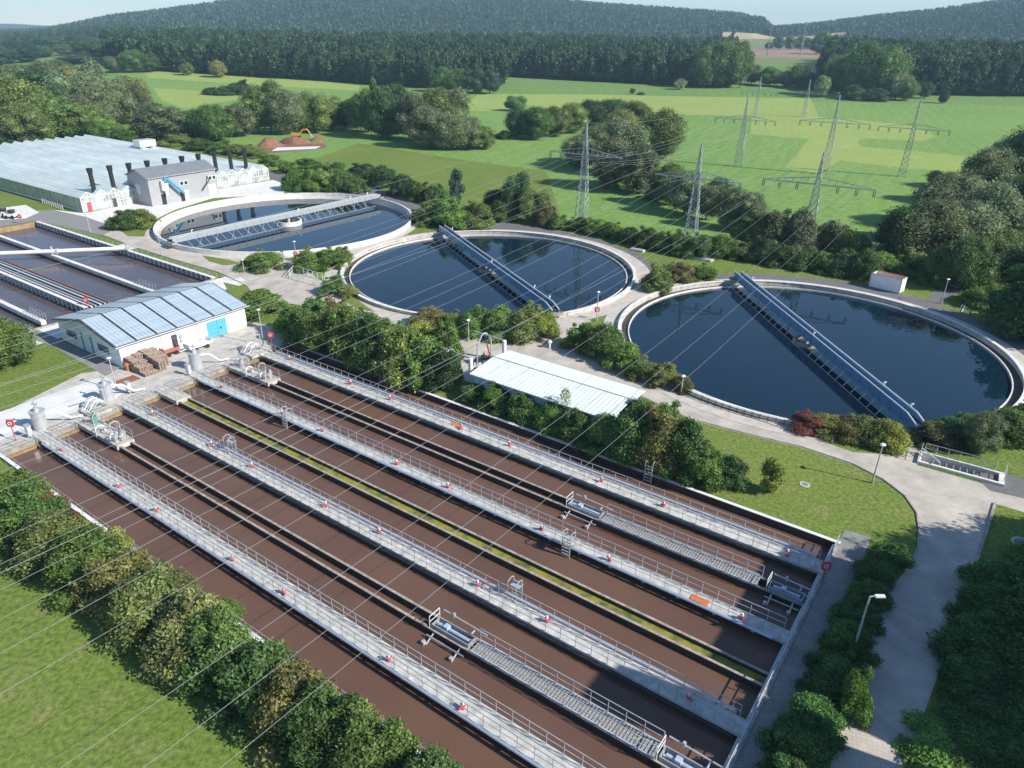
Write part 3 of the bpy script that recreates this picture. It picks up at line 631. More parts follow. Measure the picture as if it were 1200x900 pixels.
mb.tube(L(-60.5, -10.4, 0), L(-60.5, -10.4, 1.8), .2, 8); mb.tube(L(-69.6, -.7, .1), L(-69.6, -.7, 1.9), .2, 8); mb.build('flange', M['galv'], o)

# ---------------------------------------------------------------- round clarifier tanks and their bridges
def clarifier(T_, wz, label, ports=True):
    c, r, z = T_
    t = thing('clarifier_tank', label, 'tank', c, 'round clarifier tanks')
    MB().ring(c, r-.35, r, wz-.6, z).build('wall', M['conc_l'] if z >= 1 else M['conc'], t)
    if z >= 1:
        MB().ring(c, r-1.1, r-.36, wz-.4, -.3).build('gutter', M['conc'], t)
        MB().ring(c, r-1.18, r-1.1, wz-.4, -.15).build('weir', M['conc_l'], t)
    else:
        MB().ring(c, r-.45, r+.1, z, z+.08).build('coping', M['conc_l'], t)
        MB().ring(c, r-1.45, r-.36, wz-.4, wz+.03).build('gutter', M['conc_d'], t)
        MB().ring(c, r-1.6, r-1.45, wz-.4, wz+.28).build('weir', M['conc_l'], t)
    if ports:
        mb = MB()
        for k in range(60):
            a = 2*math.pi*k/60; p = Vector((c.x+(r-.36)*math.cos(a), c.y+(r-.36)*math.sin(a), z-.25)); d = Vector((math.cos(a), math.sin(a), 0))
            mb.tube(p, p-d*.04, .09, 6)
        mb.build('port', M['black'], t)
    return t
clarifier(T1, -.4, 'round clarifier tank with high white wall beside the grey building', False)
clarifier(T2, -.25, 'middle round clarifier tank of dark blue water in front of the meadow')
clarifier(T3, -.25, 'rightmost and nearest round clarifier tank of dark blue water')
def bridge(T_, wz, pa, pb, z0, z1, label, style, wid=.58):
    c, r, zr = T_
    a = G(*pa, z1); b_ = G(*pb, z1); d = (b_-a); d.z = 0; d.normalize(); n = Vector((-d.y, d.x, 0))
    fr = lambda x, y, z: Vector((c.x, c.y, 0))+d*x+n*y+Vector((0, 0, z))
    e = r+.35
    t = thing('scraper_bridge', label, 'bridge', c, 'scraper bridges of the round tanks')
    MB().box(-e, e, -wid, wid, z0+.55, z0+.62, fr).build('deck', M['dark'], t)
    for sg in (-1, 1):
        y0 = sg*wid; mb = MB()
        # side plate, its top sloping down over the last two metres
        pr = [(-e, z0+.2), (-e+.4, z0), (e-.4, z0), (e, z0+.2), (e, z0+.7), (e-2.2, z1), (-e+.2, z1), (-e, z1-.2)]
        vs = [fr(x, y0-.03, z) for x, z in pr]+[fr(x, y0+.03, z) for x, z in pr]; k = len(pr)
        mb.add(vs, [tuple(range(k))[::-1], tuple(range(k, 2*k))]+[(i, (i+1) % k, k+(i+1) % k, k+i) for i in range(k)])
        for i in range(int(2*e/2.2)): mb.box(-e+1+i*2.2, -e+1.07+i*2.2, y0+sg*.03, y0+sg*.09, z0+.05, z1-.05, fr)
        g = mb.build('side_plate', M['dullalu' if style == 'truss' else 'bridgesky'], t)
        mb = MB(); mb.path([fr(-e, y0, z1-.15), fr(-e+.2, y0, z1+.04), fr(e-2.2, y0, z1+.04), fr(e, y0, z0+.75)], .09, 6); mb.build('top_rail', M['galv' if style == 'truss' else 'white'], g)
    # scraper struts and blades hanging to the water
    mb = MB(); rr = random.Random(3); m = int((2*e-6)/1.9)
    for i in range(m):
        x = -e+3+i*1.9
        if abs(x) < 3: continue
        sg = 1 if style == 'truss' else (-1 if x < 0 else 1); sg = -1
        mb.tube(fr(x, sg*wid, z0+.1), fr(x+.5, sg*(wid+1.3), wz+.25), .05, 4)
        mb.tube(fr(x+.5, sg*(wid+1.3), wz+.25), fr(x+.5, sg*(wid+1.3), wz-.3), .05, 4)
        if style == 'truss' and i % 2:
            mb.tube(fr(x, wid*.5*sg, z0), fr(x+1.2, sg*(wid+.6), wz), .05, 4); mb.tube(fr(x+1.6, wid*.5*sg, z0), fr(x+.2, sg*(wid+.6), wz), .05, 4)
    mb.tube(fr(-e+2.5, -(wid+1.3), wz+.12), fr(e-3, -(wid+1.3), wz+.12), .05, 4)
    mb.build('scraper', M['galv'], t)
    for x in (-e, e): MB().box(x-.5, x+.5, -wid-.7, wid+.7, zr+.08, z0+.2, fr).build('end_carriage', M['conc_m'], t)
    for x in (-e, e):
        for y in (-wid-.4, wid+.4):
            mb = MB(); mb.tube(fr(x, y-.1, zr+.3), fr(x, y+.1, zr+.3), .25, 12); mb.build('wheel', M['black'], t)
    mb = MB()
    for x, y in ((-e+5, wid), (2.5, -wid), (e-9, wid), (e-3.4, wid)): mb.tube(fr(x, y, z1), fr(x, y, z1+.55), .1, 6); mb.tube(fr(x, y, z1+.5), fr(x+.3, y, z1+.6), .1, 6)
    mb.build('lamp_post', M['white'], t)
    return fr
bridge(T2, -.25, (528, 271), (650, 358), .75, 2.0, 'scraper bridge with sky tinted side plates across the middle round tank', 'plate')
bridge(T3, -.25, (873, 327), (1075, 492), .75, 2.05, 'scraper bridge with sky tinted side plates across the rightmost round tank', 'plate')
bridge(T1, -.4, (215, 272), (432, 226), 1.15, 2.1, 'silver scraper bridge across the tank beside the grey building', 'truss')
def hub(T_, wz, r, z0, z1, lb, m):
    c = T_[0]; t = thing('center_well', lb, 'well', c, 'center wells of the round tanks')
    MB().ring(c, r-.3, r, wz-.6, z1, 40).build('drum', M[m], t)
    MB().ring(c, .3, r-.31, wz-.5, wz+.1, 40).build('inner_deck', M['conc_d'], t)
    mb = MB(); mb.tube(Vector((c.x, c.y, wz-.5)), Vector((c.x, c.y, z1+.35)), .35, 12); mb.build('column', M['conc'], t)
hub(T1, -.4, 2.9, 0, .55, 'white concrete drum at the centre of the high walled tank', 'conc_l')
hub(T2, -.25, 1.9, 0, .35, 'grey drum under the bridge of the middle round tank', 'conc_m')
hub(T3, -.25, 1.9, 0, .35, 'grey drum under the bridge of the rightmost round tank', 'conc_m')
# railing along the near side of the rightmost tank
c, r, z = T3
p = thing('tank_railing', 'low white railing curving round the near left side of the rightmost tank', 'railing', c)
mb = MB(); P_ = [Vector((c.x+(r+.35)*math.cos(a), c.y+(r+.35)*math.sin(a), .02)) for a in np.linspace(R_(215), R_(262), 26)]
for a, b_ in zip(P_, P_[1:]): rail(mb, a, b_, .8, 1.2, .04)
mb.build('rail', M['conc_l'], p)
# ---------------------------------------------------------------- white building with solar roof
S0, S1, TA, TB, ZE, ZR = -26.3, -10.2, -.8, 18.0, 3.05, 4.8
hb_ = thing('service_building', 'white building with pale blue solar panel roof and turquoise door', 'building', L((S0+S1)/2, (TA+TB)/2))
SM = (S0+S1)/2
mb = MB()
pr = [(S0, 0), (S1, 0), (S1, ZE), (SM, ZR-.08), (S0, ZE)]
vs = [L(s, TA, z) for s, z in pr]+[L(s, TB, z) for s, z in pr]
mb.add(vs, [(0, 1, 2, 3, 4), (9, 8, 7, 6, 5)]+[(i, (i+1) % 5, 5+(i+1) % 5, 5+i) for i in range(5)]); mb.build('wall', M['wall'], hb_)
def slope(s_e, z_e, s_r, z_r, t0, t1, th, off=0.0):
    mb = MB(); vs = []
    for dz in (off, off+th):
        for s, z, t in ((s_e, z_e, t0), (s_r, z_r, t0), (s_r, z_r, t1), (s_e, z_e, t1)): vs.append(L(s, t, z+dz))
    return mb.add(vs, [(0, 3, 2, 1), (4, 5, 6, 7), (0, 1, 5, 4), (1, 2, 6, 5), (2, 3, 7, 6), (3, 0, 4, 7)])
k_ = (ZR-ZE)/(S1-SM); ov = .35
rf = slope(S1+ov, ZE-ov*k_, SM, ZR, TA-.6, TB+.6, .14).build('roof', M['dark'], hb_)
rf2 = slope(S0-ov, ZE-ov*k_, SM, ZR, TA-.6, TB+.6, .14).build('roof', M['dark'], hb_)
def panel_mat():
    m = bpy.data.materials.new('solar_panel'); m.use_nodes = True; nt = m.node_tree; bs = nt.nodes['Principled BSDF']
    bs.inputs['Roughness'].default_value = .28; bs.inputs['Specular IOR Level'].default_value = .8
    g = node(nt, 'ShaderNodeNewGeometry'); mp = node(nt, 'ShaderNodeMapping'); mp.inputs['Rotation'].default_value = (0, 0, -UANG)
    nt.links.new(g.outputs['Position'], mp.inputs[0])
    br = node(nt, 'ShaderNodeTexBrick'); br.offset = 0; br.inputs['Scale'].default_value = 1; br.inputs['Brick Width'].default_value = 1.6; br.inputs['Row Height'].default_value = .55; br.inputs['Mortar Size'].default_value = .04
    br.inputs['Color1'].default_value = (.34, .44, .52, 1); br.inputs['Color2'].default_value = (.38, .48, .55, 1); br.inputs['Mortar'].default_value = (.56, .64, .68, 1)
    nt.links.new(mp.outputs[0], br.inputs[0]); nt.links.new(br.outputs[0], bs.inputs['Base Color'])
    return m
M['panel'] = panel_mat(); M['panel_edge'] = M['panel']
W_ = (TB+.5-TA+.5); n = 7
for i in range(n):
    t0 = TA-.5+W_*i/n+.16; t1 = TA-.5+W_*(i+1)/n-.16
    slope(S1+ov-.15, ZE-ov*k_+.15*k_, SM+.2, ZR-.2*k_, t0, t1, .06, .18).build('solar_panel', M['panel'], rf)
    slope(S0-ov+.15, ZE-ov*k_+.15*k_, SM-.2, ZR-.2*k_, t0, t1, .06, .18).build('solar_panel', M['panel'], rf2)
MB().tube(L(S1+ov+.05, TA-.6, ZE-ov*k_+.1), L(S1+ov+.05, TB+.6, ZE-ov*k_+.1), .09, 8).build('gutter', M['galv'], hb_)
d_ = MB().box(S1, S1+.06, .6+1.9, .6+5.0, .05, 2.45, L).build('door', M['teal'], hb_)
mb = MB()
for i in range(1, 4): mb.box(S1+.06, S1+.08, 2.55, 5.55, .05+i*.6, .08+i*.6, L)
mb.box(S1+.06, S1+.09, 3.98, 4.03, .05, 2.45, L).build('door_rib', M['blue'], d_)
MB().box(S1+.06, S1+.1, 3.4, 3.55, .95, 1.3, L).build('handle', M['black'], d_)
for (t0, t1) in ((10.3, 10.9),):
    MB().box(S1, S1+.35, t0, t1, .9, 2.3, L).build('vent_unit', M['dark'], hb_)
for i in range(2): MB().tube(L(S1, 9.6, 1.2+.6*i), L(S1+.25, 9.6, 1.2+.6*i), .22, 12).build('fan', M['galv'], hb_)
for tt in (7.0, 12.4): MB().box(S1, S1+.07, tt-.05, tt+.05, 0, ZE-.3, L).build('downpipe', M['galv'], hb_)
for a, b_, z0, z1, m_ in ((-24.2, -21.4, 1.2, 2.2, 'glass'), (-15.8, -13.0, 1.2, 2.2, 'glass')):
    w1 = MB().box(a, b_, TB, TB+.05, z0, z1, L).build('window', M['blue'], hb_); mb = MB(); n = 4
    for i in range(n): mb.box(a+.1+(b_-a-.1)*i/n, a+(b_-a-.1)*(i+1)/n, TB+.05, TB+.07, z0+.1, z1-.1, L)
    mb.build('pane', M[m_], w1)
d_ = MB().box(-19.6, -17.6, TB, TB+.06, .05, 2.3, L).build('door', M['white'], hb_)
for a in (-20.0, -17.55): MB().box(a, a+.3, TB, TB+.1, 0, 2.6, L).build('door_frame', M['blue'], hb_)
# stacked pallets, bin, carts in front of it
g0 = G(163, 428)-A0; ps, pt = g0.dot(U), g0.dot(V)
hts = [[10, 11, 12, 11], [9, 7, 11, 10], [6, 5, 10, 9], [3, 2, 9, 8]]
first = None; cnt = 0
for i in range(4):
    for j in range(4):
        s_, t_ = -9.8+j*.0+i*1.2, 17.3-j*1.05
        if i > 2 and j > 2: continue
        h_ = hts[i][j]*.15*.92
        lb = 'wooden pallet stack, %s row out from the white wall, %s from gable' % (ORD[i], ORD[j])
        base = L(-9.4+i*1.15, 17.3-j*1.0)
        if i == 3 and j < 2: lb = 'low stack of wooden pallets at the front of the pile, %s from the gable' % ORD[j]
        t = thing('pallet_stack', lb, 'pallet stack', base, 'stacks of wooden pallets'); cnt += 1
        mb = MB(); fr = lambda a, b2, c2, base=base: base+U*a+V*b2+Vector((0, 0, c2))
        for q in range(hts[i][j]):
            z = q*.16; jx = rnd.uniform(-.05, .05)
            for e in range(5): mb.box(-.55+jx+e*.24, -.4+jx+e*.24, -.48, .48, z+.11, z+.145, fr)
            for e in (-.44, -.05, .34): mb.box(-.55+jx, .56+jx, e, e+.1, z, z+.11, fr)
        mb.build('pallets', M['wood'], t)
c = G(151, 434); t = thing('rubbish_bin', 'orange bin standing in front of the pallet stacks', 'bin', c)
MB().tube(c, c+Vector((0, 0, .95)), .28, 14, .33).build('body', M['orange'], t); MB().tube(c+Vector((0, 0, .95)), c+Vector((0, 0, 1.05)), .36, 14, .25).build('lid', M['orange'], t)
def cart(px, py, ln, wd, m_, lb, side):
    c = G(px, py); t = thing('flatbed_trailer' if side else 'tipping_cart', lb, 'trailer', c)
    fr = lambda a, b2, c2: c+V*a+U*b2+Vector((0, 0, c2))
    MB().box(-ln/2, ln/2, -wd/2, wd/2, .5, .62, fr).build('bed', M[m_], t)
    if side:
        for x in (-ln/2, ln/2): MB().box(x-.04, x+.04, -wd/2, wd/2, .62, 1.15, fr).build('board', M[m_], t)
        MB().box(-ln/2+.04, ln/2-.04, wd/2-.04, wd/2, .62, .9, fr).build('board', M[m_], t)
    else:
        for y in (-wd/2, wd/2): MB().box(-ln/2, ln/2, y-.04, y+.04, .62, .95, fr).build('side_panel', M[m_], t)
        for x in (-ln/2, ln/2): MB().box(x-.04, x+.04, -wd/2+.04, wd/2-.04, .62, 1.15, fr).build('end_panel', M[m_], t)
    for x in (-ln/4, ln/4):
        for y in (-wd/2-.06, wd/2+.06): MB().tube(fr(x, y-.07, .28), fr(x, y+.07, .28), .28, 14).build('wheel', M['black'], t)
    MB().tube(fr(ln/2, 0, .5), fr(ln/2+1.0, 0, .4), .05, 6).build('drawbar', M[m_], t)
cart(200, 415, 2.2, 1.3, 'pinkred', 'small faded red cart beside the white wall', False)
cart(233, 408, 3.4, 1.6, 'white', 'white flatbed trailer parked in the yard before the turquoise door', True)
c = G(116.5, 447); struct(MB().box(-.9, .9, -1.3, 1.3, .022, .05, lambda a, b2, c2: G(149, 446)+U*a+V*b2+Vector((0, 0, c2))).build('path', M['rust']))

# ---------------------------------------------------------------- flat white shed
zs = 3.3
c1 = G(600, 410, zs)-A0; ss0, tt0, ss1, tt1 = 30.6, -10.9, 49.6, -2.6
sh = thing('shed', 'long low shed with white ribbed metal roof between the hedges', 'shed', L((ss0+ss1)/2, (tt0+tt1)/2))
MB().box(ss0+.4, ss1-.4, tt0+.5, tt1-.5, 0, zs-.25, L).build('wall', mat('pale_blue_wall', (.35, .52, .6), .7), sh)
tm = tt0+(tt1-tt0)*.42
rfm = mat('white_roof', (.76, .83, .79), .5, var=.04)
mb = MB(); vs = [L(s, t, z) for z0 in (0, .12) for s, t, z in ((ss0, tt0, zs-.1+z0), (ss0, tm, zs+.25+z0), (ss0, tt1, zs-.25+z0), (ss1, tt0, zs-.1+z0), (ss1, tm, zs+.25+z0), (ss1, tt1, zs-.25+z0))]
mb.add(vs, [(0, 1, 4, 3), (1, 2, 5, 4), (6, 9, 10, 7), (7, 10, 11, 8), (0, 3, 9, 6), (2, 8, 11, 5), (0, 6, 7, 1), (1, 7, 8, 2), (3, 4, 10, 9), (4, 5, 11, 10)])
rf = mb.build('roof', rfm, sh)
mb = MB(); nseam = 34
for i in range(nseam+1):
    s = ss0+.05+(ss1-ss0-.1)*i/nseam
    f_ = lambda a, b2, c2: L(a, tm+(tt1-tm)*b2, zs+.37-.5*b2+c2)
    mb.box(s-.02, s+.02, .02, .99, 0, .05, f_)
for i in range(8):
    s = ss0+.05+(ss1-ss0-.1)*i/7
    mb.box(s-.02, s+.02, .02, .99, 0, .04, lambda a, b2, c2: L(a, tm-(tm-tt0)*b2, zs+.37-.35*b2+c2))
mb.build('seam', M['alu'], rf)
MB().box(ss0+.02, ss1-.02, tm-.05, tm+.05, zs+.36, zs+.43, L).build('ridge_cap', M['conc_m'], rf)
# pipe gantries in front of the shed
for i, (pp, h_, lb) in enumerate((((592, 412), 4.0, 'white pipe gantry with arched leg at the upper corner of the shed'), ((551, 433), 4.0, 'white pipe gantry with arched leg near the lower corner of the shed'))):
    c = G(*pp, .0); t = thing('pipe_gantry', lb, 'gantry', c, 'pipe gantries at the shed')
    a = G(591 if i == 0 else 551.5, 399 if i == 0 else 420, h_); b_ = G(555.5 if i == 0 else 515, 388 if i == 0 else 406.5, h_)
    mb = MB(); mb.tube(a, b_, .11, 8); mb.build('beam', M['galv'], t)
    mb = MB(); mb.tube(Vector((a.x, a.y, 2.2 if 0 else 1.8)), a, .28, 10); mb.build('duct', M['white'], t)
    m_ = a.lerp(b_, .66); d = (b_-a).normalized(); q = Vector((-d.y, d.x, 0))
    for sg in (1, -1):
        mb = MB(); mb.path([Vector((m_.x, m_.y, 0))+q*sg*1.5, Vector((m_.x, m_.y, h_*.72))+q*sg*1.4, Vector((m_.x, m_.y, h_))+q*sg*.5, m_+Vector((0, 0, .15))], .1, 6); mb.build('arched_leg', M['galv'], t)
c = G(575, 420); t = thing('barrier_boom', 'red tilted barrier board beside the shed gantry', 'barrier', c)
MB().tube(c, c+Vector((-.5, -.1, 2.2)), .13, 4).build('boom', M['red'], t); MB().box(-.3, .3, -.3, .3, 0, .3, lambda a, b2, c2: c+Vector((a, b2, c2))).build('base', M['dark'], t)
for k, (px, py) in enumerate(((560, 427), (567, 424), (572, 427))):
    c = G(px, py); t = thing('wheeled_pump', 'small dark machine standing before the shed gable, %s from the left' % ORD[k], 'machine', c, 'machines before the shed')
    MB().box(-.4, .4, -.3, .3, .3, .9, lambda a, b2, c2: c+Vector((a, b2, c2))).tube(c+Vector((0, 0, .9)), c+Vector((0, 0, 1.3)), .12, 8).build('body', M['dark'], t)
    for sx in (-.3, .3): MB().tube(c+Vector((sx, -.38, .22)), c+Vector((sx, -.3, .22)), .22, 12).build('wheel', M['white'], t)
c = G(733//1, 0+545) if 0 else G(644, 408); t = thing('vent_cowl', 'small white vent cowl on the paved path by the hedge', 'vent', c)
MB().tube(c, c+Vector((0, 0, .9)), .15, 10).build('pipe', M['white'], t); MB().tube(c+Vector((0, 0, .9)), c+Vector((0, 0, 1.2)), .35, 12, .2).build('hood', M['white'], t)

# ---------------------------------------------------------------- greenhouse
GA = G(98, 249); gs0 = (GA-A0).dot(U); gt0 = (GA-A0).dot(V)      # front corner; front runs to -t, depth to -s
GW, GD, NG, GE, GR = 52.8, 100.0, 16, 3.3, 4.5
gh = thing('greenhouse', 'huge greenhouse with many low glass gables at the upper left', 'greenhouse', GA)
def gmat(name, col, sx, sz, line, rough=.3, ang=-UANG, metal=0.1):
    m = bpy.data.materials.new(name); m.use_nodes = True; nt = m.node_tree; bs = nt.nodes['Principled BSDF']; bs.inputs['Roughness'].default_value = rough; bs.inputs['Metallic'].default_value = metal
    g = node(nt, 'ShaderNodeNewGeometry'); mp = node(nt, 'ShaderNodeMapping'); mp.inputs['Rotation'].default_value = (0, 0, ang); nt.links.new(g.outputs['Position'], mp.inputs[0])
    br = node(nt, 'ShaderNodeTexBrick'); br.offset = 0; br.inputs['Scale'].default_value = 1; br.inputs['Brick Width'].default_value = sx; br.inputs['Row Height'].default_value = sz; br.inputs['Mortar Size'].default_value = .05
    nz = node(nt, 'ShaderNodeTexNoise'); nz.inputs['Scale'].default_value = .12; nz.inputs['Detail'].default_value = 6; nt.links.new(mp.outputs[0], nz.inputs['Vector'])
    r = node(nt, 'ShaderNodeMapRange'); r.inputs[1].default_value = .35; r.inputs[2].default_value = .65; nt.links.new(nz.outputs[0], r.inputs[0])
    c = mixc(nt, r.outputs[0], tuple(x*.88 for x in col), tuple(min(.9, x*1.12) for x in col))
    nt.links.new(mp.outputs[0], br.inputs[0]); nt.links.new(c, br.inputs['Color1']); nt.links.new(c, br.inputs['Color2']); br.inputs['Mortar'].default_value = (*line, 1)
    nt.links.new(br.outputs[0], bs.inputs['Base Color']); return m
M['ghroof'] = gmat('glass_roof', (.68, .76, .74), 1.6, .9, (.46, .54, .52), rough=.45, metal=0.0)
M['ghwall'] = mat('glass_wall', (.30, .35, .26), .3, .0, var=.3, scale=.6)
M['ghfront'] = mat('front_glass', (.24, .28, .27), .3, scale=.5, col2=(.5, .53, .53), thr=(.4, .65))
gw = GW/NG
mb = MB()
for i in range(NG):
    t0 = gt0-i*gw; t1 = t0-gw; tm = (t0+t1)/2
    vs = [L(gs0-x, t, z) for x in (0, GD) for t, z in ((t0, GE), (tm, GR), (t1, GE))]
    mb.add(vs, [(0, 1, 4, 3), (1, 2, 5, 4)])
rf = mb.build('roof', M['ghroof'], gh, fix=False)
if rf.data.polygons[0].normal.z < 0: rf.data.flip_normals()
mb = MB(); gb2 = MB()
for i in range(NG):
    t0 = gt0-i*gw; t1 = t0-gw; tm = (t0+t1)/2
    mb.add([L(gs0, t0, 0), L(gs0, t1, 0), L(gs0, t1, GE), L(gs0, tm, GR), L(gs0, t0, GE)], [(0, 1, 2, 3, 4)])
    if i == 0: mb.build('gable_wall', M['ghfront'], gh, fix=False) if 0 else None
    gb2.add([L(gs0-GD, t0, 0), L(gs0-GD, t1, 0), L(gs0-GD, t1, GE), L(gs0-GD, tm, GR), L(gs0-GD, t0, GE)], [(0, 1, 2, 3, 4)])

mb.build('gable_wall', M['ghfront'], gh, fix=False); gb2.build('gable_wall', M['ghfront'], gh, fix=False)
mb = MB(); mb.add([L(gs0, gt0, 0), L(gs0-GD, gt0, 0), L(gs0-GD, gt0, GE), L(gs0, gt0, GE)], [(0, 1, 2, 3)]); mb.add([L(gs0, gt0-GW, 0), L(gs0-GD, gt0-GW, 0), L(gs0-GD, gt0-GW, GE), L(gs0, gt0-GW, GE)], [(0, 1, 2, 3)]); mb.build('side_wall', M['ghwall'], gh, fix=False)
mb = MB()
for i in range(NG+1):
    t0 = gt0-i*gw; mb.box(gs0-.02, gs0+.08, t0-.06, t0+.06, 0, GE, L)
    if i < NG:
        for j in (1, 2, 3): mb.box(gs0, gs0+.05, t0-gw*j/4-.03, t0-gw*j/4+.03, 0, GE+(GR-GE)*(1-abs(j-2)/2)-.03, L)
        f_ = lambda a, b2, c2: L(a, t0-gw*b2, GE+(GR-GE)*(1-abs(2*b2-1))+c2)
        mb.box(gs0-.05, gs0+.1, 0, .5, -.06, .06, f_).box(gs0-.05, gs0+.1, .5, 1, -.06, .06, f_)
mb.box(gs0+.0, gs0+.09, gt0-GW, gt0, GE-.05, GE+.05, L); mb.box(gs0+.0, gs0+.09, gt0-GW, gt0, 1.5, 1.58, L)
for i in range(51): mb.box(gs0-i*2-.04, gs0-i*2+.04, gt0, gt0+.08, 0, GE, L)
mb.box(gs0-GD, gs0, gt0, gt0+.1, GE-.08, GE+.08, L); mb.box(gs0-GD, gs0, gt0, gt0+.1, 0, .35, L)
mb.build('glazing_bar', M['white'], gh)
mb = MB()
for tt in (gt0-gw, gt0-2.1*gw): mb.box(gs0-GD, gs0-1, tt-.14, tt+.14, GE, GE+.12, L)
mb.build('gutter', M['white'], gh)
for tt in (gt0-1.2, gt0-7.3): MB().box(gs0+.09, gs0+.14, tt-.9, tt, 0, 2.1, L).build('door', M['red'] if tt > gt0-2 else M['dark'], gh)
MB().box(gs0-60, gs0-56, gt0-GW+.5, gt0-GW+6, GR, GR+2, L).build('roof_unit', M['alu'], gh)
sx_ = [(104, 226, 202), (129, 221, 198), (153, 217, 195), (174, 212, 192), (197, 208, 189), (220, 205, 187), (241, 202, 184), (264.5, 201, 180), (284.5, 198, 178), (304.5, 195, 175)]
for k, (x, yb, yt) in enumerate(sx_):
    c = L(gs0-2.2, gt0-4.6-k*4.75, GE+.4)
    t = thing('exhaust_stack', 'black round exhaust stack on the greenhouse front, %s from the left' % ORD[k], 'stack', c, 'black exhaust stacks on the greenhouse')
    q = Vector((c.x, c.y, 0))
    MB().tube(c, q+Vector((0, 0, 8.2)), .52, 12).build('pipe', M['black'], t); MB().tube(q+Vector((0, 0, 8.2)), q+Vector((0, 0, 9.3)), .6, 12, .72).build('cowl', M['black'], t)
    MB().tube(c, c+Vector((0, 0, .35)), .8, 12).build('collar', M['dark'], t)
t = thing('fence', 'short white fence with dark gaps beside the greenhouse side wall', 'fence', G(60, 243))
a, b_ = G(50, 238), G(74, 246); mb = MB(); rail(mb, a, b_, 1.1, 1.2, .06); mb.build('rail', M['white'], t)
# ---------------------------------------------------------------- grey clad building
gs, gt, g1s, g1t = -103.8, -35.4, -94.6, -53.8
gb = thing('grey_building', 'tall grey metal clad building in front of the greenhouse with blue auger', 'building', L((gs+g1s)/2, (gt+g1t)/2))
sm = (gs+g1s)/2; ze, zr = 6.6, 8.4
pr = [(gs, 0), (g1s, 0), (g1s, ze), (sm, zr-.1), (gs, ze)]
vs = [L(s, gt, z) for s, z in pr]+[L(s, g1t, z) for s, z in pr]
MB().add(vs, [(0, 1, 2, 3, 4), (9, 8, 7, 6, 5)]+[(i, (i+1) % 5, 5+(i+1) % 5, 5+i) for i in range(5)]).build('wall', M['cladding'], gb)
for e, s_ in ((g1s, 1), (gs, -1)):
    rf = slope(e+.35*s_, ze-.12, sm, zr, gt+.4, g1t-.4, .14).build('roof', M['roofgrey'], gb)
mb = MB()
for i in range(24): mb.box(g1s+.1, g1s+.42, gt-.2-i*.77, gt-.45-i*.77, ze-.02, ze+.12, L)
mb.build('snow_guard', M['white'], gb)
for t0, z0 in ((-43.5, 3.9), (-51.5, 4.1)):
    for j in range(2):
        w1 = MB().box(g1s, g1s+.06, t0-j*1.15, t0-j*1.15-1.0, z0, z0+1.0, L).build('window', M['white'], gb); MB().box(g1s+.06, g1s+.08, t0-j*1.15-.1, t0-j*1.15-.9, z0+.1, z0+.9, L).build('pane', M['glass'], w1)
for t0, t1, h_, m_ in ((-38.1, -39.2, 2.6, 'black'), (-43.2, -44.2, 2.5, 'black'), (-44.3, -45.4, 2.5, 'white'), (-51.2, -53.2, 3.0, 'white')):
    MB().box(g1s, g1s+.07, t0, t1, .02, h_, L).build('door', M[m_], gb)
MB().box(gs+3.2, gs+5.2, gt, gt+.08, 2.5, 4.8, L).build('shutter', M['alu'], gb)
mb = MB(); mb.tube(L(g1s+.9, -39.8, 6.2), L(g1s+1.2, -43.6, 2.2), .33, 10); mb.tube(L(g1s+.9, -39.8, 6.4), L(g1s+.9, -39.0, 5.6), .4, 10)
mb.build('auger', M['blue'], gb); MB().tube(L(g1s+.9, -39.2, 5.2), L(g1s+.9, -39.2, 2.4), .75, 12, .3).build('hopper', M['white'], gb); MB().box(g1s+.1, g1s+1, -38.3, -38.9, 3.5, 5.8, L).build('filter_box', M['white'], gb)
mb = MB(); mb.path([L(g1s+.1, -49.2, 1.8), L(g1s+.9, -49.4, 2.6), L(g1s+.9, -51.0, 4.2), L(g1s+.1, -51.2, 5.2)], .14, 6); mb.build('wall_pipe', M['dark'], gb)
# small things at the upper left road
for k, (px, py, m_, lb) in enumerate(((4, 254, 'red', 'small red machine at the upper left edge by the white slab'), (14, 256, 'white', 'small white machine beside the red one at the upper left edge'))):
    c = G(px, py); t = thing('compact_loader', lb, 'machine', c); fr = lambda a, b2, c2: c+Vector((a, b2, c2))
    MB().box(-1.3, 1.0, -.6, .6, .5, 1.2, fr).build('body', M[m_], t); MB().box(-.2, .8, -.55, .55, 1.2, 2.0, fr).build('cab', M['glass'], t)
    mb = MB(); mb.path([fr(-1.2, 0, 1.1), fr(-2, 0, 1.4), fr(-2.5, 0, .4)], .12, 6); mb.build('arm', M[m_], t)
    for x in (-.8, .6):
        for y in (-.65, .65): MB().tube(fr(x, y-.12, .4), fr(x, y+.12, .4), .4, 12).build('wheel', M['black'], t)
# ---------------------------------------------------------------- container, ramp pit, small bridge, sun shelters
a, b_ = G(1018, 336), G(1053, 344.5); d = (b_-a); ln = d.length; d.normalize(); nn = Vector((-d.y, d.x, 0))
if nn.y < 0: nn = -nn
t = thing('container', 'open white container with orange rim beside the asphalt ring road', 'container', (a+b_)/2)
fr = lambda x, y, z: a+d*x+nn*y+Vector((0, 0, z)); wd = 2.3; hh = 2.5
MB().box(0, ln, 0, .08, .1, hh, fr).box(0, ln, wd-.08, wd, .1, hh, fr).box(0, .08, .08, wd-.08, .1, hh, fr).box(ln-.08, ln, .08, wd-.08, .1, hh, fr).box(.08, ln-.08, .08, wd-.08, .1, .2, fr).build('body', M['white'], t)
MB().box(-.03, ln+.03, -.04, .14, hh, hh+.07, fr).box(-.03, ln+.03, wd-.14, wd+.04, hh, hh+.07, fr).build('rim', M['orange'], t)
MB().box(.08, ln-.08, .08, wd-.08, 1.6, 1.9, fr).build('load', M['rust'], t)
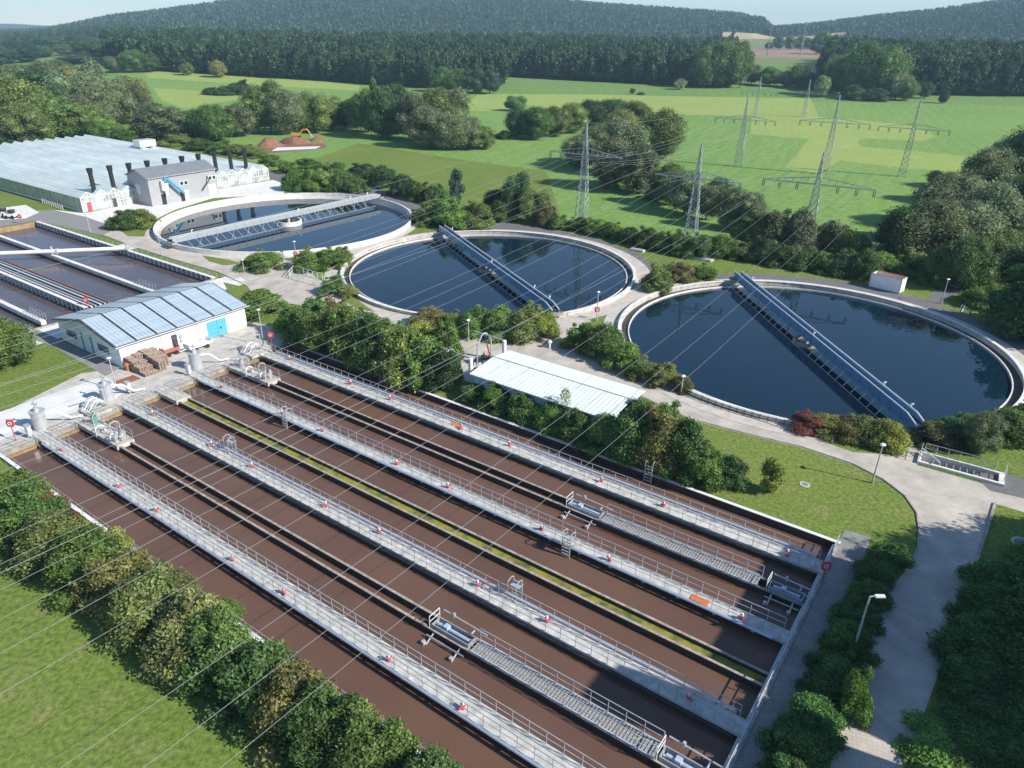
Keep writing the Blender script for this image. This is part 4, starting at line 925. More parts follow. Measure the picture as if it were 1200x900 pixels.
mb = MB(); mb.tube(fr(ln+.05, -.05, .1), fr(ln+.05, -.05, hh+.3), .07, 6); mb.tube(fr(-.05, -.05, .1), fr(-.05, -.05, hh), .06, 6)
mb.build('corner_post', M['galv'], t)
t = thing('access_pit', 'open concrete pit with white railing beside the road fork at the right', 'pit', PF(PL/2, 1.2, 0))
MB().box(0, PL, 0, .3, -1.6, .3, PF).box(0, PL, 2.2, 2.5, -1.6, .3, PF).box(0, .3, .3, 2.2, -1.6, .3, PF).box(PL-.5, PL, .3, 2.2, -1.6, .3, PF).build('wall', M['conc_l'], t)
MB().box(.3, PL-.5, .3, 2.2, -1.55, -1.5, PF).build('floor', M['dark'], t)
mb = MB()
for i in range(9): mb.box(1.4+i*(PL-2.2)/9, 1.5+i*(PL-2.2)/9, .3, 2.2, -.2, -.08, PF)
mb.tube(PF(1, 1.0, -.5), PF(PL-.6, 1.0, -.5), .15, 8); mb.tube(PF(1, 1.5, -.5), PF(PL-.6, 1.5, -.5), .15, 8); mb.build('pipework', M['asph_l'], t)
mb = MB(); rail(mb, PF(.4, 2.35, .3), PF(PL-.9, 2.35, .3), 1.1, 1.05, .035); rail(mb, PF(.1, .3, .3), PF(.1, 2.2, .3), 1.1, 1.0, .035); rail(mb, PF(PL-.1, .6, .3), PF(PL-.1, 2.2, .3), 1.1, 1.6, .035)
mb.build('railing', M['galv'], t)
MB().tube(PF(.2, 2.2, .75), PF(1.9, .2, .75), .07, 6).build('swing_bar', M['white'], t)
t = thing('footbridge', 'short pale footbridge with railings at the right edge of the wood', 'footbridge', G(1132, 333))
a, b_ = G(1117, 337), G(1150, 327); d = (b_-a); n = Vector((-d.y, d.x, 0)).normalized()
mb = MB(); mb.add([a-n*.8+Vector((0, 0, .3)), a+n*.8+Vector((0, 0, .3)), b_+n*.8+Vector((0, 0, .3)), b_-n*.8+Vector((0, 0, .3)), a-n*.8+Vector((0, 0, .15)), a+n*.8+Vector((0, 0, .15)), b_+n*.8+Vector((0, 0, .15)), b_-n*.8+Vector((0, 0, .15))], [(0, 1, 2, 3), (7, 6, 5, 4), (0, 4, 5, 1), (1, 5, 6, 2), (2, 6, 7, 3), (3, 7, 4, 0)]); mb.build('deck', M['conc'], t)
for sg in (-1, 1): mb = MB(); rail(mb, a+n*.75*sg+Vector((0, 0, .3)), b_+n*.75*sg+Vector((0, 0, .3)), 1.0, 1.3, .05); mb.build('railing', M['galv'], t)
t = thing('stair_railing', 'grey bent stair railing in the shade by the right road bend', 'railing', G(1130, 368))
mb = MB(); rail(mb, G(1125, 364), G(1136, 370), 1.0, 1, .05); rail(mb, G(1136, 370), G(1165, 373), 1.0, 1.4, .05); mb.tube(G(1126, 366), G(1137, 352)+Vector((0, 0, .8)), .12, 6); mb.build('rail', M['galv'], t)
for k, (px, py, sc_, lb) in enumerate(((747, 294, 1.0, 'low grey hatch cover on the grass between the two blue tanks'), (822, 304, 1.5, 'larger pale hatch cover by the gravel patch at the hedge'))):
    c = G(px, py); t = thing('hatch_cover', lb, 'cover', c); fr = lambda a, b2, c2: c+U*a*sc_+V*b2*sc_+Vector((0, 0, c2))
    MB().box(-1.5, 1.5, -.6, .6, 0, .35, fr).build('frame', M['conc'], t); MB().box(-1.4, 0, -.5, .5, .35, .42, fr).box(.05, 1.4, -.5, .5, .35, .42, fr).build('lid', M['alu'], t)
for k, (px, py, r, lb) in enumerate(((943, 568, .5, 'small round manhole cover on the curved lawn by the road'), (1197, 636, .8, 'large round manhole cover at the right edge lawn'))):
    c = G(px, py); t = thing('manhole_cover', lb, 'manhole', c); MB().ring(c, r*.7, r, .0, .06, 24).build('frame', M['conc'], t); MB().tube(c, c+Vector((0, 0, .05)), r*.69, 24).build('lid', M['asph_l'], t)
t = thing('guard_rail', 'white and grey railing beside the road shrubs near the first round tank', 'railing', G(360, 325))
mb = MB(); rail(mb, G(338, 326), G(377, 336), 1.1, 1.3, .05); rail(mb, G(345, 318), G(378, 328), 1.1, 1.3, .05); rail(mb, G(338, 326), G(345, 318), 1.1, 1.3, .05); mb.build('rail', M['white'], t)
t = thing('timber_edge', 'low timber edging along the right side of the road', 'edging', G(1150, 640))
mb = MB(); P_ = [G(1166, 590), G(1160, 610), G(1150, 640), G(1142, 665), G(1138, 680)]
for a, b_ in zip(P_, P_[1:]): d = (b_-a).normalized(); n = Vector((-d.y, d.x, 0))*.12; mb.add([a-n, a+n, b_+n, b_-n]+[q+Vector((0, 0, .14)) for q in (a-n, a+n, b_+n, b_-n)], [(0, 1, 2, 3), (4, 5, 6, 7), (0, 1, 5, 4), (1, 2, 6, 5), (2, 3, 7, 6), (3, 0, 4, 7)])
mb.build('board', M['conc_m'], t)
# kerbs along the big lawn
def kerb(name, pts, lb):
    t = thing(name, lb, 'kerb', G(*pts[0])); mb = MB(); P_ = [G(*p) for p in pts]
    for a, b_ in zip(P_, P_[1:]): d = (b_-a).normalized(); n = Vector((-d.y, d.x, 0))*.07; mb.add([a-n, a+n, b_+n, b_-n]+[q+Vector((0, 0, .1)) for q in (a-n, a+n, b_+n, b_-n)], [(0, 1, 2, 3), (4, 5, 6, 7), (0, 1, 5, 4), (1, 2, 6, 5), (2, 3, 7, 6), (3, 0, 4, 7)])
    mb.build('stone', M['conc_m'], t)
kerb('kerb', ((820, 494), (870, 507), (940, 524), (1000, 544), (1035, 562), (1060, 581), (1074, 601), (1077, 620), (1076, 640), (1066, 662)), 'pale kerb curving between the big lawn and the road')
kerb('kerb', ((118, 274.5), (160, 290.5), (205, 304.5), (257, 319.5), (290, 335.5)), 'pale kerb between the road and the grass of the purple basin')
kerb('kerb', ((800, 462), (870, 486), (925, 505)), 'pale kerb on the tank side of the road below the rightmost tank')
# ---------------------------------------------------------------- street lamps
LP = [((106, 272), (100, 250), 'street lamp by the asphalt road in front of the greenhouse'), ((190, 300), (187, 275), 'street lamp on the grass strip beside the first round tank'), ((137, 457), (130.5, 419), 'street lamp at the corner of the white slab near the pallets'), ((309, 405), (306, 362.5), 'street lamp on the yard corner near the turquoise door'), ((288, 331), (287, 304), 'street lamp on the lawn right of the solar roof'), ((347, 303), (345.5, 283), 'street lamp by the shrub in front of the white walled tank'), ((1103, 356), (1110, 327), 'street lamp beside the path to the footbridge'), ((1022, 566), (1035, 521), 'street lamp on the curved lawn edge with round head'), ((820, 302), (821, 284), 'short lamp post standing behind the pale hatch cover'), ((699, 376), (700.5, 342), 'lamp post between the two blue tanks near the red box'), ((549, 400), (549, 375), 'lamp whose white head rises from the long hedge'), ((404, 345), (403, 325), 'short lamp post in the shrub at the left of the middle tank'), ((798, 462), (801, 442), 'short lamp post at the lower left edge of the rightmost tank')]
for k, (b_, tp, lb) in enumerate(LP):
    base = G(*b_); h_ = max(2.5, top_z(base, *tp)); up = Vector((0, 0, 1))
    t = thing('street_lamp', lb, 'street lamp', base, 'street lamps')
    MB().tube(base, base+up*(h_-.1), .09, 8, .055).build('post', M['galv'], t); MB().tube(base, base+up*.5, .13, 8).build('base_sleeve', M['galv'], t)
    MB().tube(base+up*(h_-.15), base+up*h_, .16, 10, .3).tube(base+up*h_, base+up*(h_+.12), .3, 10, .12).build('lamp_head', M['white'], t, smooth=False)
base = G(996, 776); h_ = 6.1; t = thing('street_lamp', 'tall street lamp with sideways arm standing in the shaded road hedge', 'street lamp', base, 'street lamps')
MB().tube(base, base+Vector((0, 0, h_)), .1, 8, .06).build('post', M['galv'], t); MB().tube(base+Vector((0, 0, h_)), base+Vector((.75, 0, h_+.06)), .05, 8).build('arm', M['galv'], t)
MB().box(.35, 1.0, -.12, .12, h_-.02, h_+.1, lambda a, b2, c2: base+Vector((a, b2, c2))).build('lamp_head', M['white'], t)
# ---------------------------------------------------------------- dug soil and excavator in the meadow
def mound(px, py, rx, ry, h, lb, seed):
    c = T(px, py); r = random.Random(seed); mb = MB(); n, m = 20, 6; vs = []; ph = [r.uniform(0, 6) for _ in range(4)]
    for j in range(m):
        q = j/(m-1)
        for i in range(n):
            a = 2*math.pi*i/n; k = 1+.18*math.sin(3*a+ph[0])+.1*math.sin(7*a+ph[1])
            vs.append(c+Vector((rx*k*(1-q)*math.cos(a), ry*k*(1-q)*math.sin(a), h*math.sin(q*math.pi/2)*(1+.12*r.uniform(-1, 1)) if j else -.1)))
    fs = [(j*n+i, j*n+(i+1) % n, (j+1)*n+(i+1) % n, (j+1)*n+i) for j in range(m-1) for i in range(n)]
    tag(mb.add(vs, fs).build('soil_mound', M['soil'], smooth=True), lb, 'soil mound', 'soil mounds in the meadow')
mound(315, 172, 4.8, 4.5, 3.0, 'high brown soil mound left of the digger in the meadow', 1)
mound(345, 168, 6, 3.5, 2.4, 'long low brown soil mound under the digger in the meadow', 2)
mound(372, 165, 3.2, 2.5, 1.6, 'small brown soil mound right of the digger in the meadow', 3)
sheet('dug_ground', PX((304, 176), (325, 169), (380, 168), (383, 173), (370, 175), (310, 180)), .03, M['soil'])
sheet('membrane', PX((325, 173), (376, 171.5), (370, 174.5), (318, 177)), .05, M['white'])
c = T(352, 163); t = thing('excavator', 'yellow excavator with bent arm working on the soil mound', 'excavator', c); fr = lambda a, b2, c2: c+Vector((a, b2, c2))
for y in (-1, 1): MB().box(-3.2, 0, y*1.0-.3, y*1.0+.3, .6, 1.2, fr).build('track', M['black'], t)
MB().box(-3.2, -.2, -1.1, 1.1, 1.3, 2.4, fr).build('body', M['yellow'], t); MB().box(-1.4, -.2, .0, 1.0, 2.4, 3.3, fr).build('cab', M['glass'], t)
mb = MB(); mb.path([fr(-.3, -.5, 1.8), fr(1.4, -.5, 3.6), fr(3.2, -.5, 3.8)], .28, 6); mb.build('boom', M['yellow'], t)
mb = MB(); mb.tube(fr(3.1, -.5, 3.9), fr(4.8, -.5, 1.3), .24, 6); mb.build('stick', M['yellow'], t); MB().box(4.4, 5.4, -1.0, 0, .5, 1.4, fr).build('bucket', M['galv'], t)

# ---------------------------------------------------------------- pylons and cables
LD = Vector((math.cos(R_(235.5)), math.sin(R_(235.5)), 0)); AD = Vector((-LD.y, LD.x, 0))
if AD.x < 0: AD = -AD
AD = Vector((.87, -.49, 0)).normalized()
def pylon(base, h, arm_z, arm_l, lb, thick=.08, far=False):
    t = thing('pylon', lb, 'pylon', base, 'lattice pylons')
    up = Vector((0, 0, 1)); ax = AD; ay = Vector((-AD.y, AD.x, 0)); n = 9 if far else 13
    def wd(z):
        return 1.25+(.5-1.25)*z/arm_z if z < arm_z else .5+(.06-.5)*(z-arm_z)/(h-arm_z)
    def cr(z): k = wd(z); return [base+ax*sx*k+ay*sy*k+up*z for sx, sy in ((-1, -1), (1, -1), (1, 1), (-1, 1))]
    zs_ = [h*(1-(1-i/n)**1.0) for i in range(n+1)]
    mb = MB()
    for a, b_ in zip(zs_, zs_[1:]):
        p, q = cr(a), cr(b_)
        for i in range(4):
            mb.tube(p[i], q[i], thick, 4); j = (i+1) % 4
            mb.tube(p[i], q[j], thick*.6, 4, cap=False); mb.tube(p[j], q[i], thick*.6, 4, cap=False); mb.tube(q[i], q[j], thick*.5, 4, cap=False)
    mb.build('lattice_tower', M['steel'], t)
    mb = MB(); k = wd(arm_z)
    for sg in (-1, 1):
        tip = base+ax*sg*arm_l+up*arm_z
        for sy in (-1, 1):
            root = base+ax*sg*k+ay*sy*k+up*arm_z; mb.tube(root, tip+ay*sy*.12, thick, 4); mb.tube(root+up*1.4, tip+up*.1, thick*.7, 4)
        m_ = 7
        for i in range(1, m_):
            q = i/m_; a = [(base+ax*sg*k+ay*sy*k+up*arm_z).lerp(tip+ay*sy*.12, q) for sy in (-1, 1)]; b_ = [(base+ax*sg*k+ay*sy*k+up*(arm_z+1.4)).lerp(tip+up*.1, q) for sy in (-1, 1)]
            mb.tube(a[0], a[1], thick*.5, 4); mb.tube(a[0], b_[0], thick*.5, 4); mb.tube(a[1], b_[1], thick*.5, 4)
    mb.build('crossarm', M['steel'], t)
    att = []
    for sg in (-1, 1):
        for q in (.36, .68, .98):
            c = base+ax*sg*arm_l*q+up*(arm_z-.05); att.append(c-up*1.35)
            mb = MB()
            for e in (-.16, .16):
                for z in np.arange(.1, 1.3, .3): mb.tube(c+ax*e-up*z, c+ax*e-up*(z+.3), .05, 5, .11, cap=False)
            mb.build('insulator', M['insul'], t)
    return att+[base+up*h]
def cable(a, b_, sag, r, lb, grp):
    n = 28; mb = MB(); P_ = []
    for i in range(n+1):
        q = i/n; p = a.lerp(b_, q); p.z -= 4*sag*q*(1-q); P_.append(p)
    mb.path(P_, r, 4); return tag(mb.build('power_cable', M['cable'], smooth=False), lb, 'cable', grp)
def pyl(b_, tp, armf, al, lb, **kw):
    base = T(*b_); base.z = hgt(base.x, base.y); h = top_z(base, *tp)-base.z
    return pylon(base, h, h*armf, al, lb, **kw), base
a1, b1 = pyl((681, 267), (686.5, 144), .71, 8.6, 'tall lattice pylon behind the middle round tank, leftmost of the near three')
a2, b2 = pyl((808, 286), (819, 167), .66, 8.8, 'tall lattice pylon behind the hedge between the two blue tanks')
a3, b3 = pyl((943, 294), (961, 177), .68, 10.6, 'tall lattice pylon above the rightmost tank, nearest of all')
a4, b4 = pyl((865, 195), (877, 111), .66, 9.8, 'lattice pylon in the meadow, left one of the middle row')
a5, b5 = pyl((966, 204), (979, 111), .66, 10.4, 'lattice pylon in the meadow, middle one of the middle row')
a6, b6 = pyl((1057, 207), (1077, 115), .62, 10.0, 'lattice pylon in the meadow, right one of the middle row')
a7, b7 = pyl((885, 138), (890.5, 90), .62, 9.0, 'distant lattice pylon at the far edge of the mown strip, left one', far=True)
a8, b8 = pyl((942, 137), (948, 93), .62, 9.0, 'distant lattice pylon at the far edge of the mown strip, right one', far=True)
a9, b9 = pyl((899, 66), (903, 35), .62, 14.0, 'very distant lattice pylon in the brown field gap, left one', far=True, thick=.14)
a10, b10 = pyl((938, 66), (941, 27), .62, 14.0, 'very distant lattice pylon in the brown field gap, right one', far=True, thick=.14)
near = []
for k, (bb, nm) in enumerate(((b1, 'left'), (b2, 'middle'), (b3, 'right'))):
    q = Vector((bb.x, bb.y, 0))+LD*210
    near.append(pylon(q, 22, 15, 9, 'lattice pylon beyond the lower left lawn at the end of the %s cable line' % nm))
pos = ['innermost left', 'second left', 'outermost left', 'innermost right', 'second right', 'outermost right', 'topmost earth']
for nm, a, b_, sg in (('left', a1, near[0], 5.5), ('middle', a2, near[1], 5.0), ('right', a3, near[2], 5.0)):
    for i in range(7):
        cable(a[i], b_[i], sg if i < 6 else sg*.8, .014, '%s power cable hanging over the basins from the %s near pylon' % (pos[i], nm), 'power cables over the plant')
for nm, a, b_ in (('left', a4, a1), ('middle', a5, a2), ('right', a6, a3), ('far left', a7, a4), ('far middle', a8, a5)):
    for i in range(7): cable(a[i], b_[i], 2.5, .022, '%s power cable of the %s line span above the meadow' % (pos[i], nm), 'power cables over the meadow')
q = b6+Vector((62, 88, 0)); near.append(pylon(q, 22, 14, 10, 'lattice pylon beyond the right line in the far meadow', far=True)) if 0 else None
# ---------------------------------------------------------------- foliage
def ico(sub=1):
    bm = bmesh.new(); bmesh.ops.create_icosphere(bm, subdivisions=sub, radius=1)
    v = np.array([x.co[:] for x in bm.verts]); f = [[x.index for x in q.verts] for q in bm.faces]; bm.free(); return v, np.array(f)
ICO = ico(1); ICO2 = ico(2)
def crown_mesh(name, seed, nl, leaf, nlobes, style, m, core=.86):
    r = np.random.RandomState(seed); lob = []
    for i in range(nlobes):
        if style == 'dome':      # bush: wide dome down to the ground
            a = r.uniform(0, 2*np.pi); q = math.sqrt(r.uniform(0, 1)); rr = r.uniform(.17, .36)
            rr *= (1 if r.uniform() < .75 else .55); z = .2+1.45*(1-q**3.2)*r.uniform(.5, 1.0)+(.35 if rr < .18 else 0); q *= r.uniform(.85, 1.2); lob.append((q*.70*math.cos(a), q*.70*math.sin(a), max(rr*.8, z-rr*.2), rr))
        elif style == 'tree':    # round tree crown, gaps between the boughs
            a = r.uniform(0, 2*np.pi); z = r.uniform(.35, 1.72); k = math.sin(math.pi*min(1, max(0, (z-.05)/1.9)))**.7
            q = k*r.uniform(.25, .72); rr = r.uniform(.17, .36)*(.65+.45*k); lob.append((q*math.cos(a), q*math.sin(a), z, rr))
        elif style == 'tall':    # upright oval
            z = r.uniform(.25, 1.75); k = math.sin(math.pi*(z/2)**.8)**.8; a = r.uniform(0, 2*np.pi); q = k*r.uniform(.1, .62)
            lob.append((q*math.cos(a), q*math.sin(a), z, r.uniform(.2, .33)*(.5+.6*k)))
        elif style == 'cone':
            z = r.uniform(.12, 1.8); k = (1-z/2)**.8; a = r.uniform(0, 2*np.pi); q = k*r.uniform(.2, .75)
            lob.append((q*math.cos(a), q*math.sin(a), z, .1+.26*k))
    lob = np.array(lob); w_ = lob[:, 3]**2; w_ /= w_.sum()
    idx = r.choice(len(lob), nl*2, p=w_); d = r.normal(size=(nl*2, 3)); d[:, 2] += .25; d /= np.linalg.norm(d, axis=1)[:, None]
    rad = lob[idx, 3]*(.8+.6*r.uniform(0, 1, nl*2)**1.8); P = lob[idx, :3]+d*rad[:, None]
    # drop leaves that lie deep inside other lobes
    dist = np.linalg.norm(P[:, None, :]-lob[None, :, :3], axis=2)/lob[None, :, 3]
    keep = (dist.min(axis=1) > .74) & (P[:, 2] > .02)
    P, d = P[keep][:nl], d[keep][:nl]; n = len(P)
    nr = d+r.normal(scale=.75, size=(n, 3)); nr /= np.linalg.norm(nr, axis=1)[:, None]
    t1 = np.cross(nr, r.normal(size=(n, 3))); t1 /= np.linalg.norm(t1, axis=1)[:, None]; t2 = np.cross(nr, t1)
    s1 = leaf*r.uniform(.55, 1.35, n)[:, None]; s2 = s1*r.uniform(.45, .8, n)[:, None]
    V4 = np.stack([P-t1*s1, P-t2*s2+nr*s1*.15, P+t1*s1, P+t2*s2+nr*s1*.15], axis=1).reshape(-1, 3)
    faces = [tuple(x) for x in (np.arange(n*4).reshape(-1, 4))]
    verts = [tuple(x) for x in V4]
    iv, jf = ICO2 if nl > 1500 else ICO
    for l in lob:
        nz = r.uniform(.8, 1.08, len(iv)); c = iv*(l[3]*core)*nz[:, None]+l[:3]; c[:, 2] = np.maximum(c[:, 2], .01)
        o = len(verts); verts += [tuple(x) for x in c]; faces += [tuple(x+o) for x in jf]
    me = bpy.data.meshes.new(name); me.from_pydata(verts, [], faces); me.materials.append(m); return me
BUSH = [crown_mesh('bush_foliage', 10+i, 12000, .040, 30+3*i, 'dome', M['leaf'], core=.74) for i in range(6)]
TREE = [crown_mesh('tree_foliage', 30+i, 13000, .031, 34+4*i, 'tree', M['leaf'], core=.78) for i in range(6)]
TALL = [crown_mesh('tall_foliage', 50+i, 3600, .058, 18+2*i, 'tall', M['leaf']) for i in range(2)]
CONE = [crown_mesh('cone_foliage', 60+i, 4200, .05, 30, 'cone', M['leaf']) for i in range(2)]
SPARSE = [crown_mesh('sparse_foliage', 70, 900, .055, 9, 'tree', M['leaf'], core=.1)]
def trunk_mesh(seed, top=.9):
    r = random.Random(seed); mb = MB(); p = Vector((0, 0, -.03)); pts = [p]
    for i in range(4): p = p+Vector((r.uniform(-.05, .05), r.uniform(-.05, .05), top/4)); pts.append(p)
    for i in range(4): mb.tube(pts[i], pts[i+1], .055-.011*i, 7, .055-.011*(i+1), cap=False)
    for i in range(6):
        q = pts[2+i % 3]; a = i*2.4; mb.tube(q, q+Vector((math.cos(a)*.4, math.sin(a)*.4, .35)), .025, 5, .008, cap=False)
    me = bpy.data.meshes.new('trunk'); me.from_pydata(mb.v, [], mb.f); me.materials.append(M['bark']); return me
TRUNK = [trunk_mesh(i) for i in range(3)]
TINT = dict(green=(.15, .255, .055), dark=(.06, .125, .045), mid=(.11, .20, .055), olive=(.18, .245, .07), yellow=(.29, .35, .075), willow=(.16, .205, .10), silver=(.21, .27, .135), tan=(.26, .275, .10), red=(.27, .11, .08), autumn=(.205, .215, .075), blue=(.07, .14, .08), deep=(.08, .18, .042))
WORD = dict(green='bright green', dark='dark green', mid='green', olive='olive green', yellow='yellow green', willow='grey brown', silver='silvery olive', tan='yellowish tan', red='reddish', autumn='rust tinged', blue='bluish green', deep='deep green')
MINR = .6
ORD20 = ['twenty-first', 'twenty-second', 'twenty-third', 'twenty-fourth', 'twenty-fifth', 'twenty-sixth', 'twenty-seventh', 'twenty-eighth']
def plant(kind, base, r, h, tint, label, group, name=None):
    r = max(r, MINR); c = TINT[tint]; j = rnd.uniform(.88, 1.12); col = (c[0]*j*rnd.uniform(.92, 1.08), c[1]*j, c[2]*j*rnd.uniform(.9, 1.1), 1)
    rz = rnd.uniform(0, 6.28)
    if kind == 'bush':
        o = bpy.data.objects.new(name or 'shrub', rnd.choice(BUSH)); sc.collection.objects.link(o)
        o.location = base-Vector((0, 0, .05)); o.rotation_euler = (0, 0, rz); o.scale = (r, r*rnd.uniform(.9, 1.1), h/1.95); o.color = col
        return tag(o, label, 'shrub', group)
    t = thing(name or 'tree', label, 'tree', base, group)
    me = rnd.choice({'tree': TREE, 'tall': TALL, 'cone': CONE, 'sparse': SPARSE}[kind])
    o = bpy.data.objects.new('crown', me); sc.collection.objects.link(o); o.parent = t; o.rotation_euler = (0, 0, rz); o.color = col
    lift = .0 if kind != 'lolly' else 0
    o.scale = (r, r*rnd.uniform(.92, 1.08), h/2.0)
    k = bpy.data.objects.new('trunk', rnd.choice(TRUNK)); sc.collection.objects.link(k); k.parent = t; k.scale = (max(r*.6, h*.16), max(r*.6, h*.16), h*.62)
    return t
def row(place, group, items, kind='bush', push=1.0, label=None, k=1.0):
    """items: (x, y of the visible foot, y of the top, width) in photograph pixels, tint"""
    items = sorted(items, key=lambda q: q[0]); tot = len(items); nb = {}
    for i, it in enumerate(items):
        x, yb, yt, wp, tint = it[:5]; kd = it[5] if len(it) > 5 else kind
        f0 = T(x, yb); dist = math.hypot(math.hypot(f0.x, f0.y), H); r = k*wp*dist/F/2*(1.16 if kd == 'bush' else 1.06)
        dr = Vector((f0.x, f0.y, 0)).normalized(); base = f0+dr*r*push; base.z = hgt(base.x, base.y)
        h = max(1.2, top_z(base+dr*r*.1, x, yt)-base.z)
        w_ = {'bush': 'shrub', 'tree': 'tree', 'tall': 'slim tree', 'cone': 'conifer', 'sparse': 'sparse young tree'}[kd]
        lb = '%s %s %s' % (WORD[tint], w_, place)
        if tot > 1: lb += ', %s from left' % (ORD[i] if i < 20 else ORD20[i-20])
        plant(kd, base, r, h, tint, it[6] if len(it) > 6 else lb, group)
# --- hedge below the near basin (front foot)
row('in the long hedge at the lower left', 'shrubs of the lower left hedge', [
 (8, 622, 552, 80, 'green'), (38, 642, 560, 74, 'mid'), (75, 668, 590, 80, 'olive'), (112, 700, 610, 84, 'green'), (150, 722, 640, 90, 'autumn'), (192, 760, 662, 100, 'olive'), (232, 790, 690, 92, 'autumn'),
 (268, 822, 712, 100, 'mid'), (315, 856, 748, 104, 'mid'), (352, 884, 775, 96, 'autumn'), (395, 918, 800, 110, 'mid'), (445, 950, 840, 110, 'green'), (500, 990, 880, 100, 'mid'),
 (25, 600, 545, 66, 'olive'), (60, 610, 575, 40, 'red'), (88, 655, 590, 52, 'red'), (210, 720, 668, 62, 'autumn'), (255, 745, 706, 58, 'green'), (130, 670, 618, 60, 'yellow'), (370, 850, 790, 60, 'green'), (420, 880, 822, 58, 'olive')], push=.68, k=.86)
# --- long hedge between the basin and the road
row('in the long hedge behind the brown basin', 'shrubs of the hedge behind the basin', [
 (345, 400, 352, 40, 'green'), (362, 412, 350, 44, 'mid'), (386, 425, 352, 54, 'olive'), (414, 434, 352, 56, 'green'), (440, 446, 362, 58, 'mid'), (470, 456, 372, 56, 'olive'), (498, 462, 380, 54, 'green'), (520, 466, 398, 44, 'dark'),
 (400, 400, 345, 46, 'autumn'), (430, 408, 358, 48, 'olive'), (462, 420, 372, 46, 'green'), (492, 428, 375, 48, 'yellow'), (522, 432, 372, 44, 'green'), (375, 390, 345, 40, 'mid')])
row('in the hedge below the white shed', 'shrubs of the shed hedge', [
 (556, 478, 446, 34, 'mid'), (584, 489, 446, 42, 'green'), (614, 502, 458, 44, 'mid'), (645, 514, 468, 46, 'green'), (676, 528, 476, 50, 'mid'), (706, 540, 482, 50, 'green'), (738, 552, 466, 60, 'mid'), (768, 564, 474, 60, 'autumn'), (796, 572, 484, 56, 'mid'), (822, 580, 512, 50, 'green'), (848, 582, 524, 46, 'dark'), (745, 520, 460, 46, 'dark'), (780, 522, 470, 44, 'mid')])
row('x', None, [(663, 510, 455, 30, 'silver', 'sparse', 'pale sparse young birch in front of the white shed roof')])
row('in the hedge under the middle round tank', 'shrubs under the middle tank', [(505, 390, 360, 44, 'autumn'), (532, 394, 362, 40, 'olive'), (556, 400, 357, 44, 'green'), (588, 404, 356, 46, 'green'), (616, 406, 352, 46, 'olive'), (636, 404, 358, 36, 'yellow')])
row('in the hedge between the two blue tanks', 'shrubs between the blue tanks', [(680, 418, 374, 44, 'green'), (706, 430, 376, 50, 'mid'), (728, 442, 396, 48, 'green'), (752, 452, 418, 42, 'olive'), (776, 460, 424, 42, 'autumn'), (798, 464, 438, 26, 'autumn')])
row('on the point between the two round tanks', 'shrubs at the tank gap', [(770, 346, 306, 34, 'olive'), (795, 334, 302, 36, 'autumn'), (820, 333, 306, 36, 'green')])
row('in the hedge under the rightmost tank', 'shrubs under the rightmost tank', [(944, 512, 480, 42, 'red'), (964, 516, 482, 42, 'autumn'), (988, 522, 484, 44, 'autumn'), (1012, 528, 486, 46, 'olive'), (1036, 533, 486, 44, 'yellow')])
row('in the dark hedge right of the tank bridge', 'shrubs right of the bridge', [(1088, 530, 490, 44, 'autumn'), (1112, 528, 486, 48, 'dark'), (1136, 526, 480, 50, 'dark'), (1172, 524, 474, 52, 'mid'), (1200, 518, 466, 50, 'olive'), (1235, 520, 460, 60, 'mid')])
row('', None, [(1148, 533, 480, 40, 'silver', 'tree', 'small silvery tree with bare stem on the lawn beside the pit')], push=.1)
row('', None, [(903, 580, 532, 36, 'yellow', 'tall', 'small lone yellow green tree on the curved lawn')], push=.2)
row('along the right road beside the end path', 'shrubs beside the right road', [
 (1040, 668, 630, 46, 'deep'), (1022, 690, 648, 54, 'deep'), (1012, 718, 672, 56, 'deep'), (1000, 745, 698, 58, 'deep'), (988, 780, 724, 62, 'deep'), (975, 812, 756, 66, 'deep'), (962, 842, 786, 70, 'deep'), (946, 872, 812, 72, 'deep'), (930, 905, 842, 76, 'deep'), (914, 940, 872, 80, 'deep'), (992, 850, 775, 40, 'green')], push=.6, k=.8)
row('in the dark thicket at the lower right', 'shrubs of the lower right thicket', [
 (1160, 712, 655, 62, 'deep'), (1190, 730, 668, 80, 'deep'), (1152, 752, 690, 74, 'deep'), (1195, 780, 700, 90, 'deep'), (1150, 800, 735, 84, 'deep'), (1190, 830, 748, 96, 'deep'), (1148, 850, 785, 84, 'deep'), (1200, 880, 800, 110, 'deep'), (1140, 900, 835, 90, 'deep'), (1180, 930, 850, 110, 'deep'), (1240, 760, 660, 110, 'deep'), (1245, 860, 740, 120, 'deep'), (1240, 930, 830, 120, 'deep'), (1235, 700, 640, 80, 'deep'), (1152, 700, 650, 26, 'mid'), (1122, 905, 845, 60, 'deep'), (1132, 858, 800, 60, 'deep'), (1140, 815, 760, 60, 'deep'), (1145, 770, 715, 56, 'deep'), (1150, 730, 680, 50, 'deep')], push=.7)
row('', None, [(1102, 915, 854, 84, 'green', 'bush', 'round lighter shrub at the bottom right beside the road')], push=.7)
row('', None, [(12, 432, 368, 62, 'green', 'tree', 'round green tree on the lawn at the left edge')], push=.3)
row('', None, [(304, 380, 335, 64, 'green', 'bush', 'wide green shrub between the turquoise door and the road')])
row('', None, [(150, 272, 244, 34, 'mid', 'bush', 'clipped dark shrub left half before the grey building'), (168, 270, 240, 34, 'olive', 'bush', 'clipped dark shrub right half before the grey building')])
row('beside the road near the first tank', 'road shrubs near the first tank', [(310, 322, 290, 46, 'green'), (364, 322, 290, 36, 'green'), (386, 320, 286, 40, 'green'), (402, 312, 288, 26, 'olive'), (392, 350, 320, 34, 'mid'), (410, 352, 332, 22, 'autumn')])
